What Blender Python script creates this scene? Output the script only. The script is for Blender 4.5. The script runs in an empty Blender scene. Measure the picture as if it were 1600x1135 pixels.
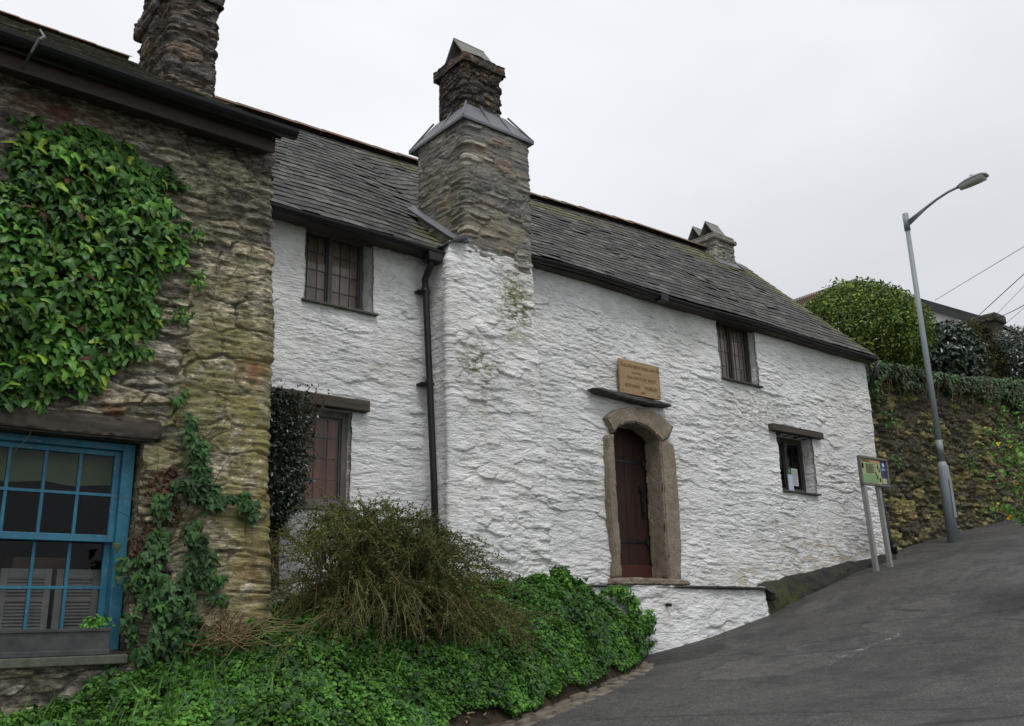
import bpy, math, random
import numpy as np
from math import radians, pi, sin, cos
from mathutils import Matrix, Vector

random.seed(7); RNG = np.random.default_rng(7)
S = bpy.context.scene
C = S.collection

# ------------------------------------------------------------------ camera, sky, sun, exposure
cam = bpy.data.cameras.new('camera'); camo = bpy.data.objects.new('camera', cam); C.objects.link(camo); S.camera = camo
cam.sensor_width = 36; cam.lens = 36*1446.796/1600; cam.clip_start = .05; cam.clip_end = 2000
def nrm(v): return v/np.linalg.norm(v)
_X = nrm(np.array([1800., -362.5, -1446.796])); _Y = nrm(np.array([-1250., -432.5, -1446.796])); _Z = np.cross(_X, _Y)
Rw = np.array([_X, _Y, _Z])
camo.matrix_world = Matrix(((*Rw[0], 0), (*Rw[1], 0), (*Rw[2], 0), (0, 0, 0, 1)))

SUN_EL, SUN_AZ = radians(63), radians(205)      # high, behind and left of the camera, through thick cloud
W = bpy.data.worlds.new('World'); S.world = W; W.use_nodes = True
wt = W.node_tree; wn = wt.nodes; wn.clear()
def wl(a, b): wt.links.new(a, b)
wo = wn.new('ShaderNodeOutputWorld'); bg = wn.new('ShaderNodeBackground'); wl(bg.outputs[0], wo.inputs[0]); bg.inputs[1].default_value = 0.104
sky = wn.new('ShaderNodeTexSky'); sky.sky_type = 'NISHITA'; sky.sun_disc = False; sky.sun_elevation = SUN_EL; sky.sun_rotation = SUN_AZ
tc = wn.new('ShaderNodeTexCoord'); sx = wn.new('ShaderNodeSeparateXYZ'); wl(tc.outputs['Generated'], sx.inputs[0])
mr = wn.new('ShaderNodeMapRange'); wl(sx.outputs[2], mr.inputs[0]); mr.inputs[1].default_value = 0; mr.inputs[2].default_value = 1
mr.inputs[3].default_value = 0.92; mr.inputs[4].default_value = 1.75                      # overcast: brighter overhead
nz = wn.new('ShaderNodeTexNoise'); mp = wn.new('ShaderNodeMapping'); wl(tc.outputs['Generated'], mp.inputs[0]); mp.inputs[3].default_value = (1, 1, 2.2)
wl(mp.outputs[0], nz.inputs[0]); nz.inputs['Scale'].default_value = 1.6; nz.inputs['Detail'].default_value = 4; nz.inputs['Roughness'].default_value = .5
mr2 = wn.new('ShaderNodeMapRange'); wl(nz.outputs[0], mr2.inputs[0]); mr2.inputs[1].default_value = .3; mr2.inputs[2].default_value = .7
mr2.inputs[3].default_value = .88; mr2.inputs[4].default_value = 1.10
mu = wn.new('ShaderNodeMath'); mu.operation = 'MULTIPLY'; wl(mr.outputs[0], mu.inputs[0]); wl(mr2.outputs[0], mu.inputs[1])
cl = wn.new('ShaderNodeVectorMath'); cl.operation = 'SCALE'; cl.inputs[0].default_value = (6.72, 6.82, 7.08); wl(mu.outputs[0], cl.inputs['Scale'])
mx = wn.new('ShaderNodeMixRGB'); mx.inputs[0].default_value = .93; wl(sky.outputs[0], mx.inputs[1]); wl(cl.outputs[0], mx.inputs[2]); wl(mx.outputs[0], bg.inputs[0])

sun = bpy.data.lights.new('sun', 'SUN'); sun.energy = 1.5; sun.angle = radians(20); sun.color = (1, .97, .93)
suno = bpy.data.objects.new('sun', sun); C.objects.link(suno)
sd = Vector((sin(SUN_AZ)*cos(SUN_EL), cos(SUN_AZ)*cos(SUN_EL), sin(SUN_EL)))
suno.rotation_euler = sd.to_track_quat('Z', 'Y').to_euler()
S.view_settings.view_transform = 'Standard'; S.view_settings.look = 'None'; S.view_settings.exposure = 0.0; S.view_settings.gamma = 1

# ------------------------------------------------------------------ noise in numpy
def h2(ix, iy, s=0):
    n = (ix.astype(np.int64)*374761393 + iy.astype(np.int64)*668265263 + s*1442695041) & 0xffffffff
    n = ((n ^ (n >> 13))*1274126177) & 0xffffffff
    n = (n ^ (n >> 16)) & 0xffffffff
    n = (n*2246822519) & 0xffffffff
    return ((n ^ (n >> 15)) & 0xffffff)/16777216.0
def vn(x, y, s=0):
    ix = np.floor(x); iy = np.floor(y); fx = x-ix; fy = y-iy
    fx = fx*fx*(3-2*fx); fy = fy*fy*(3-2*fy)
    a = h2(ix, iy, s); b = h2(ix+1, iy, s); c = h2(ix, iy+1, s); d = h2(ix+1, iy+1, s)
    return (a*(1-fx)+b*fx)*(1-fy)+(c*(1-fx)+d*fx)*fy*1.0
def fbm(x, y, s=0, o=4):
    r = 0; a = .5; t = 0
    for k in range(o):
        r = r+a*(vn(x*2**k+17.3*k, y*2**k-9.1*k, s+k)*2-1); t += a; a *= .5
    return r/t
def cells(x, y, s=0, jit=.85, p=2):
    ix = np.floor(x); iy = np.floor(y)
    f1 = np.full(x.shape, 9.); f2 = np.full(x.shape, 9.); cid = np.zeros(x.shape); dy1 = np.zeros(x.shape); dx1 = np.zeros(x.shape)
    for j in (-1, 0, 1):
        sh = None
        for i in (-2, -1, 0, 1, 2):
            cy = iy+j; off = h2(cy, cy*0, s+5)*1.0
            cx = np.floor(x-off)+i
            px = cx+off+.5+(h2(cx, cy, s+1)-.5)*jit; py = cy+.5+(h2(cx, cy, s+2)-.5)*jit
            dx = x-px; dy = y-py
            d = np.sqrt(dx*dx+dy*dy) if p == 2 else (np.abs(dx)**p+np.abs(dy)**p)**(1/p)
            m = d < f1
            f2 = np.where(m, f1, np.minimum(f2, d)); cid = np.where(m, h2(cx, cy, s+3), cid)
            dy1 = np.where(m, dy, dy1); dx1 = np.where(m, dx, dx1); f1 = np.where(m, d, f1)
    return f1, f2, cid, dx1, dy1
def sst(a, b, x):
    t = np.clip((x-a)/(b-a), 0, 1); return t*t*(3-2*t)

def rubble(u, v, seed=1, su=.26, sv=.07, A=.03, T=.03, fine=.006, und=.03, big=.78, warp=1.0, quoin=None, slant=0.0, flush=0.0):
    """height of a rubble wall, stone id, joint mask"""
    vv = v+slant*u
    uw = u+warp*.05*fbm(u*3, vv*3, seed)+.012*fbm(u*14, vv*14, seed+9)
    vw = vv+warp*(.035*fbm(u*1.3, vv*2, seed+1)+.012*fbm(u*6, vv*9, seed+2))
    f1, f2, c, dx, dy = cells(uw/su, vw/sv, seed)
    g1, g2, gc, gx, gy = cells(uw/(su*1.35), vw/(sv*2.6), seed+20, .8, 3)
    bm = (gc > big)
    if quoin is not None:
        uq = u+.03*fbm(u*4, v*4, seed+21, 2)+.008*fbm(u*20, v*20, seed+23, 2); vq = v+.02*fbm(u*3, v*5, seed+22, 2)+.006*fbm(u*20, v*20, seed+24, 2); q1, q2, qc, qx, qy = cells(uq/.36, vq/.25, seed+40, .42, 6)
        qm = quoin(u, v) > .75*fbm(u*2.2, v*2.6, seed+3)+.5
        bm = bm & ~qm
    edge = f2-f1
    body = sst(.02, .10+.22*((c*53.3) % 1), edge)
    h = A*body*(.35+.9*c)+T*body*(-dy)*(.4+1.2*h2(np.floor(c*9999), np.floor(c*777), seed))+.012*body*dx*(c-.5)
    be = g2-g1; bb = sst(.02, .16, be)
    hb = A*bb*(.7+.6*gc)
    bmask = bm.astype(float)
    h = h*(1-bmask)+hb*bmask; edge = edge*(1-bmask)+be*2*bmask; c = np.where(bm, (gc*7.7) % 1, c)
    if quoin is not None:
        qe = q2-q1; hq = A*1.0*sst(.0, .09, qe)*(.65+.6*qc)
        h = np.where(qm, hq, h); edge = np.where(qm, qe*3, edge); c = np.where(qm, .8+.2*qc, c)
    lay = fbm(u*4, v*34, seed+5, 3); lay2 = fbm(u*16, v*60, seed+6, 2)
    mort = 1-sst(.0, .14, edge)
    if flush > 0:
        lv = A*flush*(1+.6*fbm(u*2.5, v*4, seed+12, 2)); mort = np.maximum(mort, 1-sst(-.004, .004, h-lv)); h = np.where(h > lv, h, lv+(h-lv)*.15)
    h = h+fine*lay*1.1+fine*.6*lay2+fine*.9*fbm(u*24, v*30, seed+14, 3)*(1-.6*mort)+und*fbm(u*.9, v*.9, seed+7, 3)
    return h, c, mort

def ledges(u, v, seed=1, k=1.0, slant=0.0, und=.04, ax=1.0, ay=1.0):
    """limewashed slaty rubble: crumpled facets of many sizes, most of them overhanging a little at the bottom"""
    v0 = v+slant*u
    uw = u+.05*fbm(u*2.1, v0*3, seed)+.022*fbm(u*9, v0*9, seed+9)
    vw = v0+.030*fbm(u*1.1, v0*1.3, seed+1)+.016*fbm(u*4.5, v0*6, seed+2)+.010*fbm(u*15, v0*18, seed+8)
    reg = sst(-.25, .25, fbm(u*.8, v0*1.1, seed+60, 3)); reg2 = sst(-.2, .2, fbm(u*1.6+7, v0*2.2, seed+61, 3)); reg3 = sst(-.2, .2, fbm(u*1.2+3, v0*1.9+9, seed+62, 3))
    h = 0*u; jt = 0*u; sid = None
    for i, (su, sv, A, m_) in enumerate(((.36, .145, .030, .35+.65*reg), (.21, .066, .026, .25+.75*reg2), (.10, .036, .014, .25+.75*reg3))):
        f1, f2, c, dx, dy = cells(uw/(su*ax)+i*3.7, vw/(sv*ay)+i*5.1, seed+i*7, 1.0, 2.6 if i < 2 else 2)
        r2 = (c*37.7) % 1; r3 = (c*91.3) % 1; r4 = (c*173.9) % 1
        e = sst(0, .03+.16*r2*(dy > -.1)+.03*(r3 > .5), f2-f1)
        tl = np.where(r3 < .68, -(.35+.9*r4), .5*r4)
        h = h+A*m_*e*(1.15*np.clip(r2-.25, 0, 1)+tl*dy+1.1*dx*(r4-.5))
        g_ = np.exp(-((f2-f1)/.03)**2)*(r4 > .55)*m_
        h = h-.007*g_*(i < 2); jt = np.maximum(jt, g_*(.6+.4*r2))
        if sid is None: sid = c
    h = h+.009*fbm(u*7, v0*20, seed+5, 3)*(.3+reg2)+.007*fbm(u*24, v0*38, seed+6, 3)+und*fbm(u*.9, v0*.9, seed+7, 3)+.018*fbm(u*3, v0*4.5, seed+4, 2)
    return h*k, sid, jt

# ------------------------------------------------------------------ mesh helpers
def link(name, me, parent=None, mat=None, base=None):
    o = bpy.data.objects.new(name, me); C.objects.link(o)
    if mat is not None:
        for m in (mat if isinstance(mat, (list, tuple)) else [mat]): me.materials.append(m)
    if parent is not None: o.parent = parent
    return o
def wbase(parent):
    b = np.zeros(3)
    while parent is not None:
        b = b+np.array(parent.location); parent = parent.parent
    return b
def fast(name, V, F, mat=None, parent=None, smooth=False, attrs=None, base=None, mi=None):
    """V (n,3); F = array (m,k) or list of such arrays. World coordinates; parent or base shifts the origin."""
    V = np.asarray(V, dtype=np.float64)
    if not isinstance(F, list): F = [F]
    F = [np.asarray(f, dtype=np.int32) for f in F if len(f)]
    off = wbase(parent) if parent is not None else np.zeros(3)
    if base is not None: off = off+np.array(base) if parent is None else off
    V = V-off
    me = bpy.data.meshes.new(name)
    me.vertices.add(len(V)); me.vertices.foreach_set('co', V.astype(np.float32).ravel())
    nl = sum(f.size for f in F); npg = sum(len(f) for f in F)
    me.loops.add(nl); me.loops.foreach_set('vertex_index', np.concatenate([f.ravel() for f in F]))
    st = []; a = 0
    for f in F:
        st.append(a+np.arange(len(f))*f.shape[1]); a += f.size
    me.polygons.add(npg); me.polygons.foreach_set('loop_start', np.concatenate(st).astype(np.int32))
    if mi is not None: me.polygons.foreach_set('material_index', np.asarray(mi, dtype=np.int32))
    me.polygons.foreach_set('use_smooth', np.full(npg, smooth))
    me.update(calc_edges=True); me.validate()
    if attrs:
        for k, a in attrs.items():
            at = me.attributes.new(k, 'FLOAT', 'POINT'); at.data.foreach_set('value', np.asarray(a, dtype=np.float32))
    o = link(name, me, parent, mat)
    if parent is None and base is not None: o.location = base
    return o
class MB:
    """collects boxes, tubes and faces for one mesh"""
    def __init__(s): s.v = []; s.f = []; s.mi = []; s.m = 0
    def add(s, V, F, M4=None):
        b = len(s.v)
        for p in V:
            p = Vector(p); s.v.append(tuple(M4 @ p) if M4 is not None else tuple(p))
        for f in F: s.f.append([b+i for i in f]); s.mi.append(s.m)
    def box(s, x0, x1, y0, y1, z0, z1, M4=None, bev=0.0):
        if bev <= 0:
            V = [(x, y, z) for x in (x0, x1) for y in (y0, y1) for z in (z0, z1)]
            F = [(0, 1, 3, 2), (4, 6, 7, 5), (0, 4, 5, 1), (2, 3, 7, 6), (0, 2, 6, 4), (1, 5, 7, 3)]
            s.add(V, F, M4); return
        import bmesh
        bm = bmesh.new(); bmesh.ops.create_cube(bm, size=1)
        bmesh.ops.scale(bm, vec=(x1-x0, y1-y0, z1-z0), verts=bm.verts); bmesh.ops.translate(bm, vec=((x0+x1)/2, (y0+y1)/2, (z0+z1)/2), verts=bm.verts)
        bmesh.ops.bevel(bm, geom=bm.edges[:], offset=bev, segments=2, affect='EDGES', profile=.5)
        bm.verts.index_update(); s.add([v.co[:] for v in bm.verts], [[v.index for v in f.verts] for f in bm.faces], M4); bm.free()
    def tube(s, pts, r, n=8, cap=True):
        pts = [Vector(p) for p in pts]; k = len(pts); rs = r if isinstance(r, (list, tuple)) else [r]*k
        V = []; up = Vector((0, 0, 1)); prev = None
        for i, p in enumerate(pts):
            t = (pts[min(i+1, k-1)]-pts[max(i-1, 0)]).normalized()
            a = prev if prev is not None else (up.cross(t) if abs(t.z) < .95 else Vector((1, 0, 0)))
            a = (a-t*a.dot(t)).normalized(); prev = a; b = t.cross(a)
            for j in range(n):
                w = 2*pi*j/n; V.append(p+rs[i]*(a*cos(w)+b*sin(w)))
        F = [(i*n+j, i*n+(j+1) % n, (i+1)*n+(j+1) % n, (i+1)*n+j) for i in range(k-1) for j in range(n)]
        if cap: F += [tuple(range(n))[::-1], tuple((k-1)*n+j for j in range(n))]
        s.add(V, F)
    def build(s, name, mat=None, parent=None, smooth=False, base=None, bevel=0):
        off = wbase(parent) if parent is not None else (np.array(base) if base is not None else np.zeros(3))
        me = bpy.data.meshes.new(name); me.from_pydata([tuple(np.array(v)-off) for v in s.v], [], s.f); me.update()
        me.polygons.foreach_set('material_index', s.mi)
        me.polygons.foreach_set('use_smooth', [smooth]*len(me.polygons))
        o = link(name, me, parent, mat)
        if parent is None and base is not None: o.location = base
        if bevel:
            m = o.modifiers.new('bevel', 'BEVEL'); m.width = bevel; m.segments = 2; m.limit_method = 'ANGLE'
        return o
def empty(name, loc, label=None, cat=None, group=None):
    o = bpy.data.objects.new(name, None); C.objects.link(o); o.location = loc; tag(o, label, cat, group); return o
def tag(o, label=None, cat=None, group=None, kind=None):
    if label: o['label'] = label
    if cat: o['category'] = cat
    if group: o['group'] = group
    if kind: o['kind'] = kind
    return o

# ------------------------------------------------------------------ materials
class G:
    def __init__(s, name, rough=.8, spec=.3):
        s.m = bpy.data.materials.new(name); s.m.use_nodes = True; s.t = s.m.node_tree; s.t.nodes.clear()
        s.out = s.t.nodes.new('ShaderNodeOutputMaterial'); s.b = s.t.nodes.new('ShaderNodeBsdfPrincipled')
        s.t.links.new(s.b.outputs[0], s.out.inputs[0]); s.set('Roughness', rough); s.set('Specular IOR Level', spec); s._c = None
    def lk(s, a, b): s.t.links.new(a, b)
    def put(s, sock, v):
        if hasattr(v, 'is_linked') or isinstance(v, bpy.types.NodeSocket): s.lk(v, sock)
        else:
            if isinstance(v, (tuple, list)) and len(v) == 3 and sock.type == 'RGBA': v = (*v, 1)
            sock.default_value = v
    def set(s, k, v): s.put(s.b.inputs[k], v)
    def pos(s):
        g = s.t.nodes.new('ShaderNodeNewGeometry'); return g.outputs['Position']
    def isl(s): return s.t.nodes.new('ShaderNodeNewGeometry').outputs['Random Per Island']
    def obj(s): return s.t.nodes.new('ShaderNodeTexCoord').outputs['Object']
    def mapv(s, v, scale=(1, 1, 1), rot=(0, 0, 0), loc=(0, 0, 0)):
        n = s.t.nodes.new('ShaderNodeMapping'); s.lk(v, n.inputs[0]); n.inputs[1].default_value = loc; n.inputs[2].default_value = rot; n.inputs[3].default_value = scale; return n.outputs[0]
    def noise(s, scale=5, det=4, rough=.55, v=None, dist=0, col=False):
        n = s.t.nodes.new('ShaderNodeTexNoise'); s.lk(v if v is not None else s.pos(), n.inputs['Vector']); n.inputs['Scale'].default_value = scale
        n.inputs['Detail'].default_value = det; n.inputs['Roughness'].default_value = rough; n.inputs['Distortion'].default_value = dist
        return n.outputs[1] if col else n.outputs[0]
    def vor(s, scale=5, v=None, feat='F1', out=0, rnd=1):
        n = s.t.nodes.new('ShaderNodeTexVoronoi'); n.feature = feat; s.lk(v if v is not None else s.pos(), n.inputs['Vector']); n.inputs['Scale'].default_value = scale
        n.inputs['Randomness'].default_value = rnd; return n.outputs[out]
    def ramp(s, f, st, interp='LINEAR'):
        n = s.t.nodes.new('ShaderNodeValToRGB'); s.lk(f, n.inputs[0]); r = n.color_ramp; r.interpolation = interp
        while len(r.elements) < len(st): r.elements.new(.5)
        for e, (p, c) in zip(r.elements, st):
            e.position = p; e.color = (c, c, c, 1) if isinstance(c, (int, float)) else (*c, 1)
        return n.outputs[0]
    def mix(s, f, a, b, mode='MIX'):
        n = s.t.nodes.new('ShaderNodeMixRGB'); n.blend_type = mode; s.put(n.inputs[0], f); s.put(n.inputs[1], a); s.put(n.inputs[2], b); return n.outputs[0]
    def ma(s, op, a, b=0, c=None, clamp=False):
        n = s.t.nodes.new('ShaderNodeMath'); n.operation = op; n.use_clamp = clamp; s.put(n.inputs[0], a); s.put(n.inputs[1], b)
        if c is not None: s.put(n.inputs[2], c)
        return n.outputs[0]
    def mr(s, v, a, b, c=0, d=1):
        n = s.t.nodes.new('ShaderNodeMapRange'); s.put(n.inputs[0], v); n.inputs[1].default_value = a; n.inputs[2].default_value = b; n.inputs[3].default_value = c; n.inputs[4].default_value = d; return n.outputs[0]
    def xyz(s, v=None):
        n = s.t.nodes.new('ShaderNodeSeparateXYZ'); s.lk(v if v is not None else s.pos(), n.inputs[0]); return n.outputs
    def attr(s, name):
        n = s.t.nodes.new('ShaderNodeAttribute'); n.attribute_name = name; return n.outputs['Fac']
    def bump(s, h, strength=.5, dist=.01, nrm=None):
        n = s.t.nodes.new('ShaderNodeBump'); s.lk(h, n.inputs['Height']); n.inputs['Strength'].default_value = strength; n.inputs['Distance'].default_value = dist
        if nrm is not None: s.lk(nrm, n.inputs['Normal'])
        s.lk(n.outputs[0], s.b.inputs['Normal']); return n.outputs[0]
    def near(s, c, r):
        """soft 0..1 blob round world point c with radii r"""
        sub = s.t.nodes.new('ShaderNodeVectorMath'); sub.operation = 'SUBTRACT'; s.lk(s.pos(), sub.inputs[0]); sub.inputs[1].default_value = c
        dv = s.t.nodes.new('ShaderNodeVectorMath'); dv.operation = 'DIVIDE'; s.lk(sub.outputs[0], dv.inputs[0]); dv.inputs[1].default_value = r
        ln = s.t.nodes.new('ShaderNodeVectorMath'); ln.operation = 'LENGTH'; s.lk(dv.outputs[0], ln.inputs[0])
        return s.mr(ln.outputs['Value'], 1, .2)

def plain(name, c1, c2, scale=8, rough=.6, spec=.3, bump=.2, bs=30, metal=0, stretch=(1, 1, 1)):
    g = G(name, rough, spec); v = g.mapv(g.pos(), stretch)
    g.set('Base Color', g.mix(g.ramp(g.noise(scale, 5, .6, v), [(.3, 0.), (.7, 1.)]), c1, c2)); g.set('Metallic', metal)
    g.bump(g.noise(bs, 4, .6, v), bump, .005); return g.m

def m_whitewash():
    g = G('limewash', .9, .15)
    base = g.mix(g.ramp(g.noise(1.8, 6, .68), [(.40, 0.), (.62, 1.)]), (.84, .84, .83), (.70, .71, .715))
    base = g.mix(g.ramp(g.noise(9, 5, .7, g.mapv(g.pos(), (.6, .6, 1.3))), [(.48, 0.), (.68, .5)]), base, (.50, .50, .49))
    base = g.mix(g.ramp(g.noise(1.1, 4, .6, g.mapv(g.pos(), (1, 1, .8), loc=(5, 0, 2))), [(.50, 0.), (.68, .5)]), base, (.58, .565, .49))
    # greenish grey stains
    st = g.ramp(g.noise(1.6, 6, .7, g.mapv(g.pos(), (1, 1, 1.4), loc=(9, 3, 1))), [(.60, 0.), (.74, .8)])
    base = g.mix(st, base, (.46, .46, .37))
    # thin flaking lines: the paint has worn off the ledges
    wear = g.noise(26, 4, .7, g.mapv(g.pos(), (.35, .35, 1.6)))
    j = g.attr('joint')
    wm = g.ma('MULTIPLY', g.ramp(wear, [(.60, 0.), (.68, 1.)]), g.ramp(g.noise(1.3, 3, .5), [(.42, 0.), (.62, .75)]))
    base = g.mix(g.ma('MULTIPLY', wm, .6), base, (.34, .32, .27))
    base = g.mix(g.ma('MULTIPLY', j, g.ramp(g.noise(5, 4, .7), [(.42, .0), (.6, .7)])), base, (.27, .265, .24))  # crack dirt, painted dark to stand in for shade in the creases
    # bare dirty stones low on the right hand wall
    lo = g.ma('MULTIPLY', g.near((13.9, 8.6, .9), (2.6, 1, .85)), g.ramp(g.noise(6, 5, .7, g.mapv(g.pos(), (.6, .6, 1.6))), [(.44, 0.), (.57, 1.)]))
    base = g.mix(g.ma('MULTIPLY', lo, .75), base, (.36, .31, .22))
    lo = g.ma('MULTIPLY', g.near((11.9, 8.6, .5), (1.1, 1, .3)), g.ramp(g.noise(5, 4, .6, g.mapv(g.pos(), (.6, .6, 1.6))), [(.46, 0.), (.56, 1.)]))
    base = g.mix(g.ma('MULTIPLY', lo, .7), base, (.33, .28, .18))
    for c, r, k in (((6.42, 7.45, 3.45), (.45, .6, .62), 1.), ((5.85, 7.45, 2.6), (.42, .6, .45), .8), ((6.35, 7.45, 3.55), (.25, .6, .22), 1.), ((15.0, 8.6, 3.5), (.9, .6, .35), .35), ((12.2, 8.6, 3.2), (1.2, .6, .5), .5)):
        mm = g.ma('MULTIPLY', g.near(c, r), g.ramp(g.noise(10, 5, .75, g.mapv(g.pos(), (1, 1, 1.6), loc=c)), [(.46, 0.), (.54, 1.)]))
        base = g.mix(g.ma('MULTIPLY', mm, k), base, (.16, .155, .065))
    g.set('Base Color', base)
    hb = g.ma('ADD', g.noise(34, 6, .65, g.mapv(g.pos(), (.45, .45, 1.5))), g.ma('MULTIPLY', g.noise(9, 4, .6, g.mapv(g.pos(), (.5, .5, 1.6))), 1.3))
    n1 = g.bump(hb, .9, .03)
    return g.m

def m_rubble(name, cols, mortar, lichen=None, lk=.6, rough=.92, bump=.7, extra=None, joint=.75, sc=1.0, kc=1.0):
    g = G(name, rough, .12)
    sid = g.attr('sid'); j = g.attr('joint')
    n = len(cols)
    base = g.ramp(sid, [((i+.0)/n, c) for i, c in enumerate(cols)], 'CONSTANT')
    var = g.noise(14*sc, 6, .7, g.mapv(g.pos(), (.6, .6, 1.8)))
    base = g.mix(kc, base, g.ramp(var, [(.36, .35), (.5, .95), (.64, 1.9)]), 'MULTIPLY')
    base = g.mix(kc, base, g.ramp(g.noise(36, 4, .75, g.mapv(g.pos(), (.6, .6, 1.5), loc=(3, 3, 3))), [(.38, .55), (.5, 1.), (.62, 1.6)]), 'MULTIPLY')
    base = g.mix(g.ma('MULTIPLY', g.ramp(g.noise(24, 4, .75), [(.58, 0.), (.66, 1.)]), .5), base, (.33, .32, .27))
    base = g.mix(g.ma('MULTIPLY', g.ramp(g.noise(3*sc, 4, .6, g.mapv(g.pos(), (1, 1, 2))), [(.35, 1.), (.6, .35)]), g.ma('MULTIPLY', j, joint)), base, mortar)
    if lichen:
        for (c, thr, ms, colr) in lichen:
            f = g.ramp(g.noise(ms, 6, .72, g.mapv(g.pos(), loc=(ms, 1, ms))), [(thr, 0.), (thr+.09, 1.)])
            if c is not None:
                f = g.ma('MULTIPLY', f, g.near(c[0], c[1]))
            base = g.mix(g.ma('MULTIPLY', f, lk), base, colr)
    g.set('Base Color', base)
    g.bump(g.ma('ADD', g.noise(22, 6, .72, g.mapv(g.pos(), (.45, .45, 1.8))), g.ma('MULTIPLY', g.noise(60, 4, .7), .5)), bump+.2, .035)
    return g.m

M_WHITE = m_whitewash()
brown = [(.18, .16, .135), (.11, .098, .085), (.26, .235, .19), (.07, .062, .055), (.20, .175, .13), (.14, .125, .11), (.30, .26, .19), (.18, .17, .14), (.27, .245, .18), (.22, .20, .14)]
M_LHOUSE = m_rubble('brown_rubble', [tuple(q*1.5 for q in c) for c in brown], (.11, .10, .085), [
    (((2.75, 6.75, 1.5), (1.0, 1, 2.2)), .46, 3.2, (.235, .225, .08)), (((3.05, 6.75, .9), (.38, 1, 1.7)), .43, 5.5, (.30, .26, .08)),
    (((2.95, 6.75, 1.95), (.16, .6, .16)), .3, 6, (.26, .12, .06)), (((3.0, 6.75, .35), (.2, .6, .25)), .42, 5, (.24, .13, .05)),
    (((1.95, 6.75, 1.5), (.14, .6, .09)), .2, 6, (.20, .085, .045)), (((2.5, 6.75, 1.0), (.4, .6, .8)), .52, 7, (.33, .31, .25)),
    (((1.4, 6.75, 3.72), (.5, .6, .14)), .38, 6, (.15, .05, .035)), (None, .56, 5.0, (.10, .105, .05))], .75)
M_CHIM = m_rubble('grey_rubble', [(.23, .22, .20), (.16, .155, .145), (.28, .265, .235), (.20, .195, .175), (.34, .32, .27), (.18, .175, .16), (.26, .25, .22), (.25, .20, .165), (.40, .38, .32), (.22, .215, .195)], (.23, .22, .20), [
    (((6.2, 7.5, 4.3), (.7, 1, .3)), .45, 5, (.28, .24, .15)), (((6.1, 7.5, 5.2), (.45, 1, .12)), .5, 6, (.24, .12, .08)), (((5.7, 8.1, 4.6), (.3, .8, .7)), .45, 5, (.27, .25, .15)), (None, .62, 3.0, (.17, .18, .12))], .7, joint=1.0, kc=.55)
M_SHAFT = m_rubble('dark_brick_rubble', [(.075, .065, .055), (.055, .05, .045), (.10, .08, .065), (.065, .06, .055), (.12, .085, .06), (.06, .056, .05)], (.075, .072, .065), [(None, .60, 4, (.10, .10, .08))], .6)
M_LCHIM = m_rubble('red_brown_rubble', [(.13, .11, .095), (.09, .08, .072), (.17, .13, .10), (.11, .10, .092), (.15, .135, .12), (.12, .095, .08)], (.09, .085, .078), [(None, .60, 4, (.17, .165, .12))], .6)
M_RETAIN = m_rubble('dark_mossy_rubble', [(.075, .066, .05), (.10, .088, .062), (.055, .048, .04), (.13, .11, .07), (.085, .075, .058), (.15, .135, .07), (.20, .175, .08), (.085, .077, .06), (.24, .21, .09), (.065, .058, .048)], (.028, .025, .022), [
    (((20, 9.2, 2.9), (3.6, 1, 1.3)), .50, 2.4, (.15, .12, .028)), (((17, 9.2, 1.8), (1.5, 1, 1.5)), .56, 3.5, (.16, .14, .05)), (None, .53, 3.5, (.06, .085, .028))], .7)
M_PLINTH = M_WHITE
M_TIMBER = plain('weathered_timber', (.045, .038, .032), (.10, .085, .07), 6, .85, .15, .5, 40, stretch=(.25, 1, 3))
M_TIMB2 = plain('grey_oak_frame', (.16, .15, .135), (.10, .09, .08), 8, .8, .2, .4, 50, stretch=(1, 1, .3))
M_DARKW = plain('dark_oak_frame', (.05, .042, .035), (.09, .078, .065), 8, .8, .2, .4, 50, stretch=(1, 1, .3))
M_LEAD = plain('lead_sheet', (.15, .158, .17), (.09, .095, .105), 5, .55, .4, .25, 12)
M_CAME = plain('lead_came', (.055, .06, .065), (.09, .095, .10), 20, .5, .4, .1, 40)
M_GUT = plain('black_gutter', (.006, .006, .007), (.014, .014, .015), 12, .42, .35, .1, 30)
M_FASCIA = plain('brown_fascia', (.075, .05, .042), (.045, .033, .029), 6, .6, .3, .2, 30, stretch=(.2, 1, 1))
def m_blue():
    g = G('blue_paint', .5, .35); b = g.mix(g.ramp(g.noise(6, 5, .7), [(.38, 0.), (.62, 1.)]), (.02, .115, .185), (.035, .165, .245))
    b = g.mix(g.ramp(g.noise(26, 5, .75, g.mapv(g.pos(), (1, 1, .4))), [(.60, 0.), (.66, .8)]), b, (.10, .13, .13)); b = g.mix(g.ramp(g.noise(40, 3, .7), [(.66, 0.), (.69, .8)]), b, (.30, .30, .27))
    g.set('Base Color', b); g.bump(g.noise(30, 5, .7), .3, .006); return g.m
M_BLUE = m_blue()
M_BOXM = plain('dark_grey_trough', (.03, .032, .033), (.075, .078, .078), 7, .5, .4, .2, 30)
M_SHUT = plain('grey_louvre_paint', (.36, .35, .33), (.26, .25, .24), 9, .7, .3, .1, 40)
M_DARK = plain('room_dark', (.012, .011, .010), (.02, .018, .016), 3, .95, .05, 0)
M_SILL = plain('mossy_slate_sill', (.12, .13, .10), (.07, .075, .06), 12, .85, .2, .5, 40)
M_SLEDGE = plain('slate_ledge', (.05, .048, .045), (.09, .085, .08), 9, .8, .2, .5, 40)
M_FLUE = plain('weathered_flue_slate', (.15, .15, .14), (.24, .235, .21), 10, .85, .15, .5, 40)
M_POST = plain('pale_grey_post', (.30, .30, .285), (.22, .22, .21), 8, .7, .3, .2, 30, stretch=(1, 1, .3))
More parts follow.
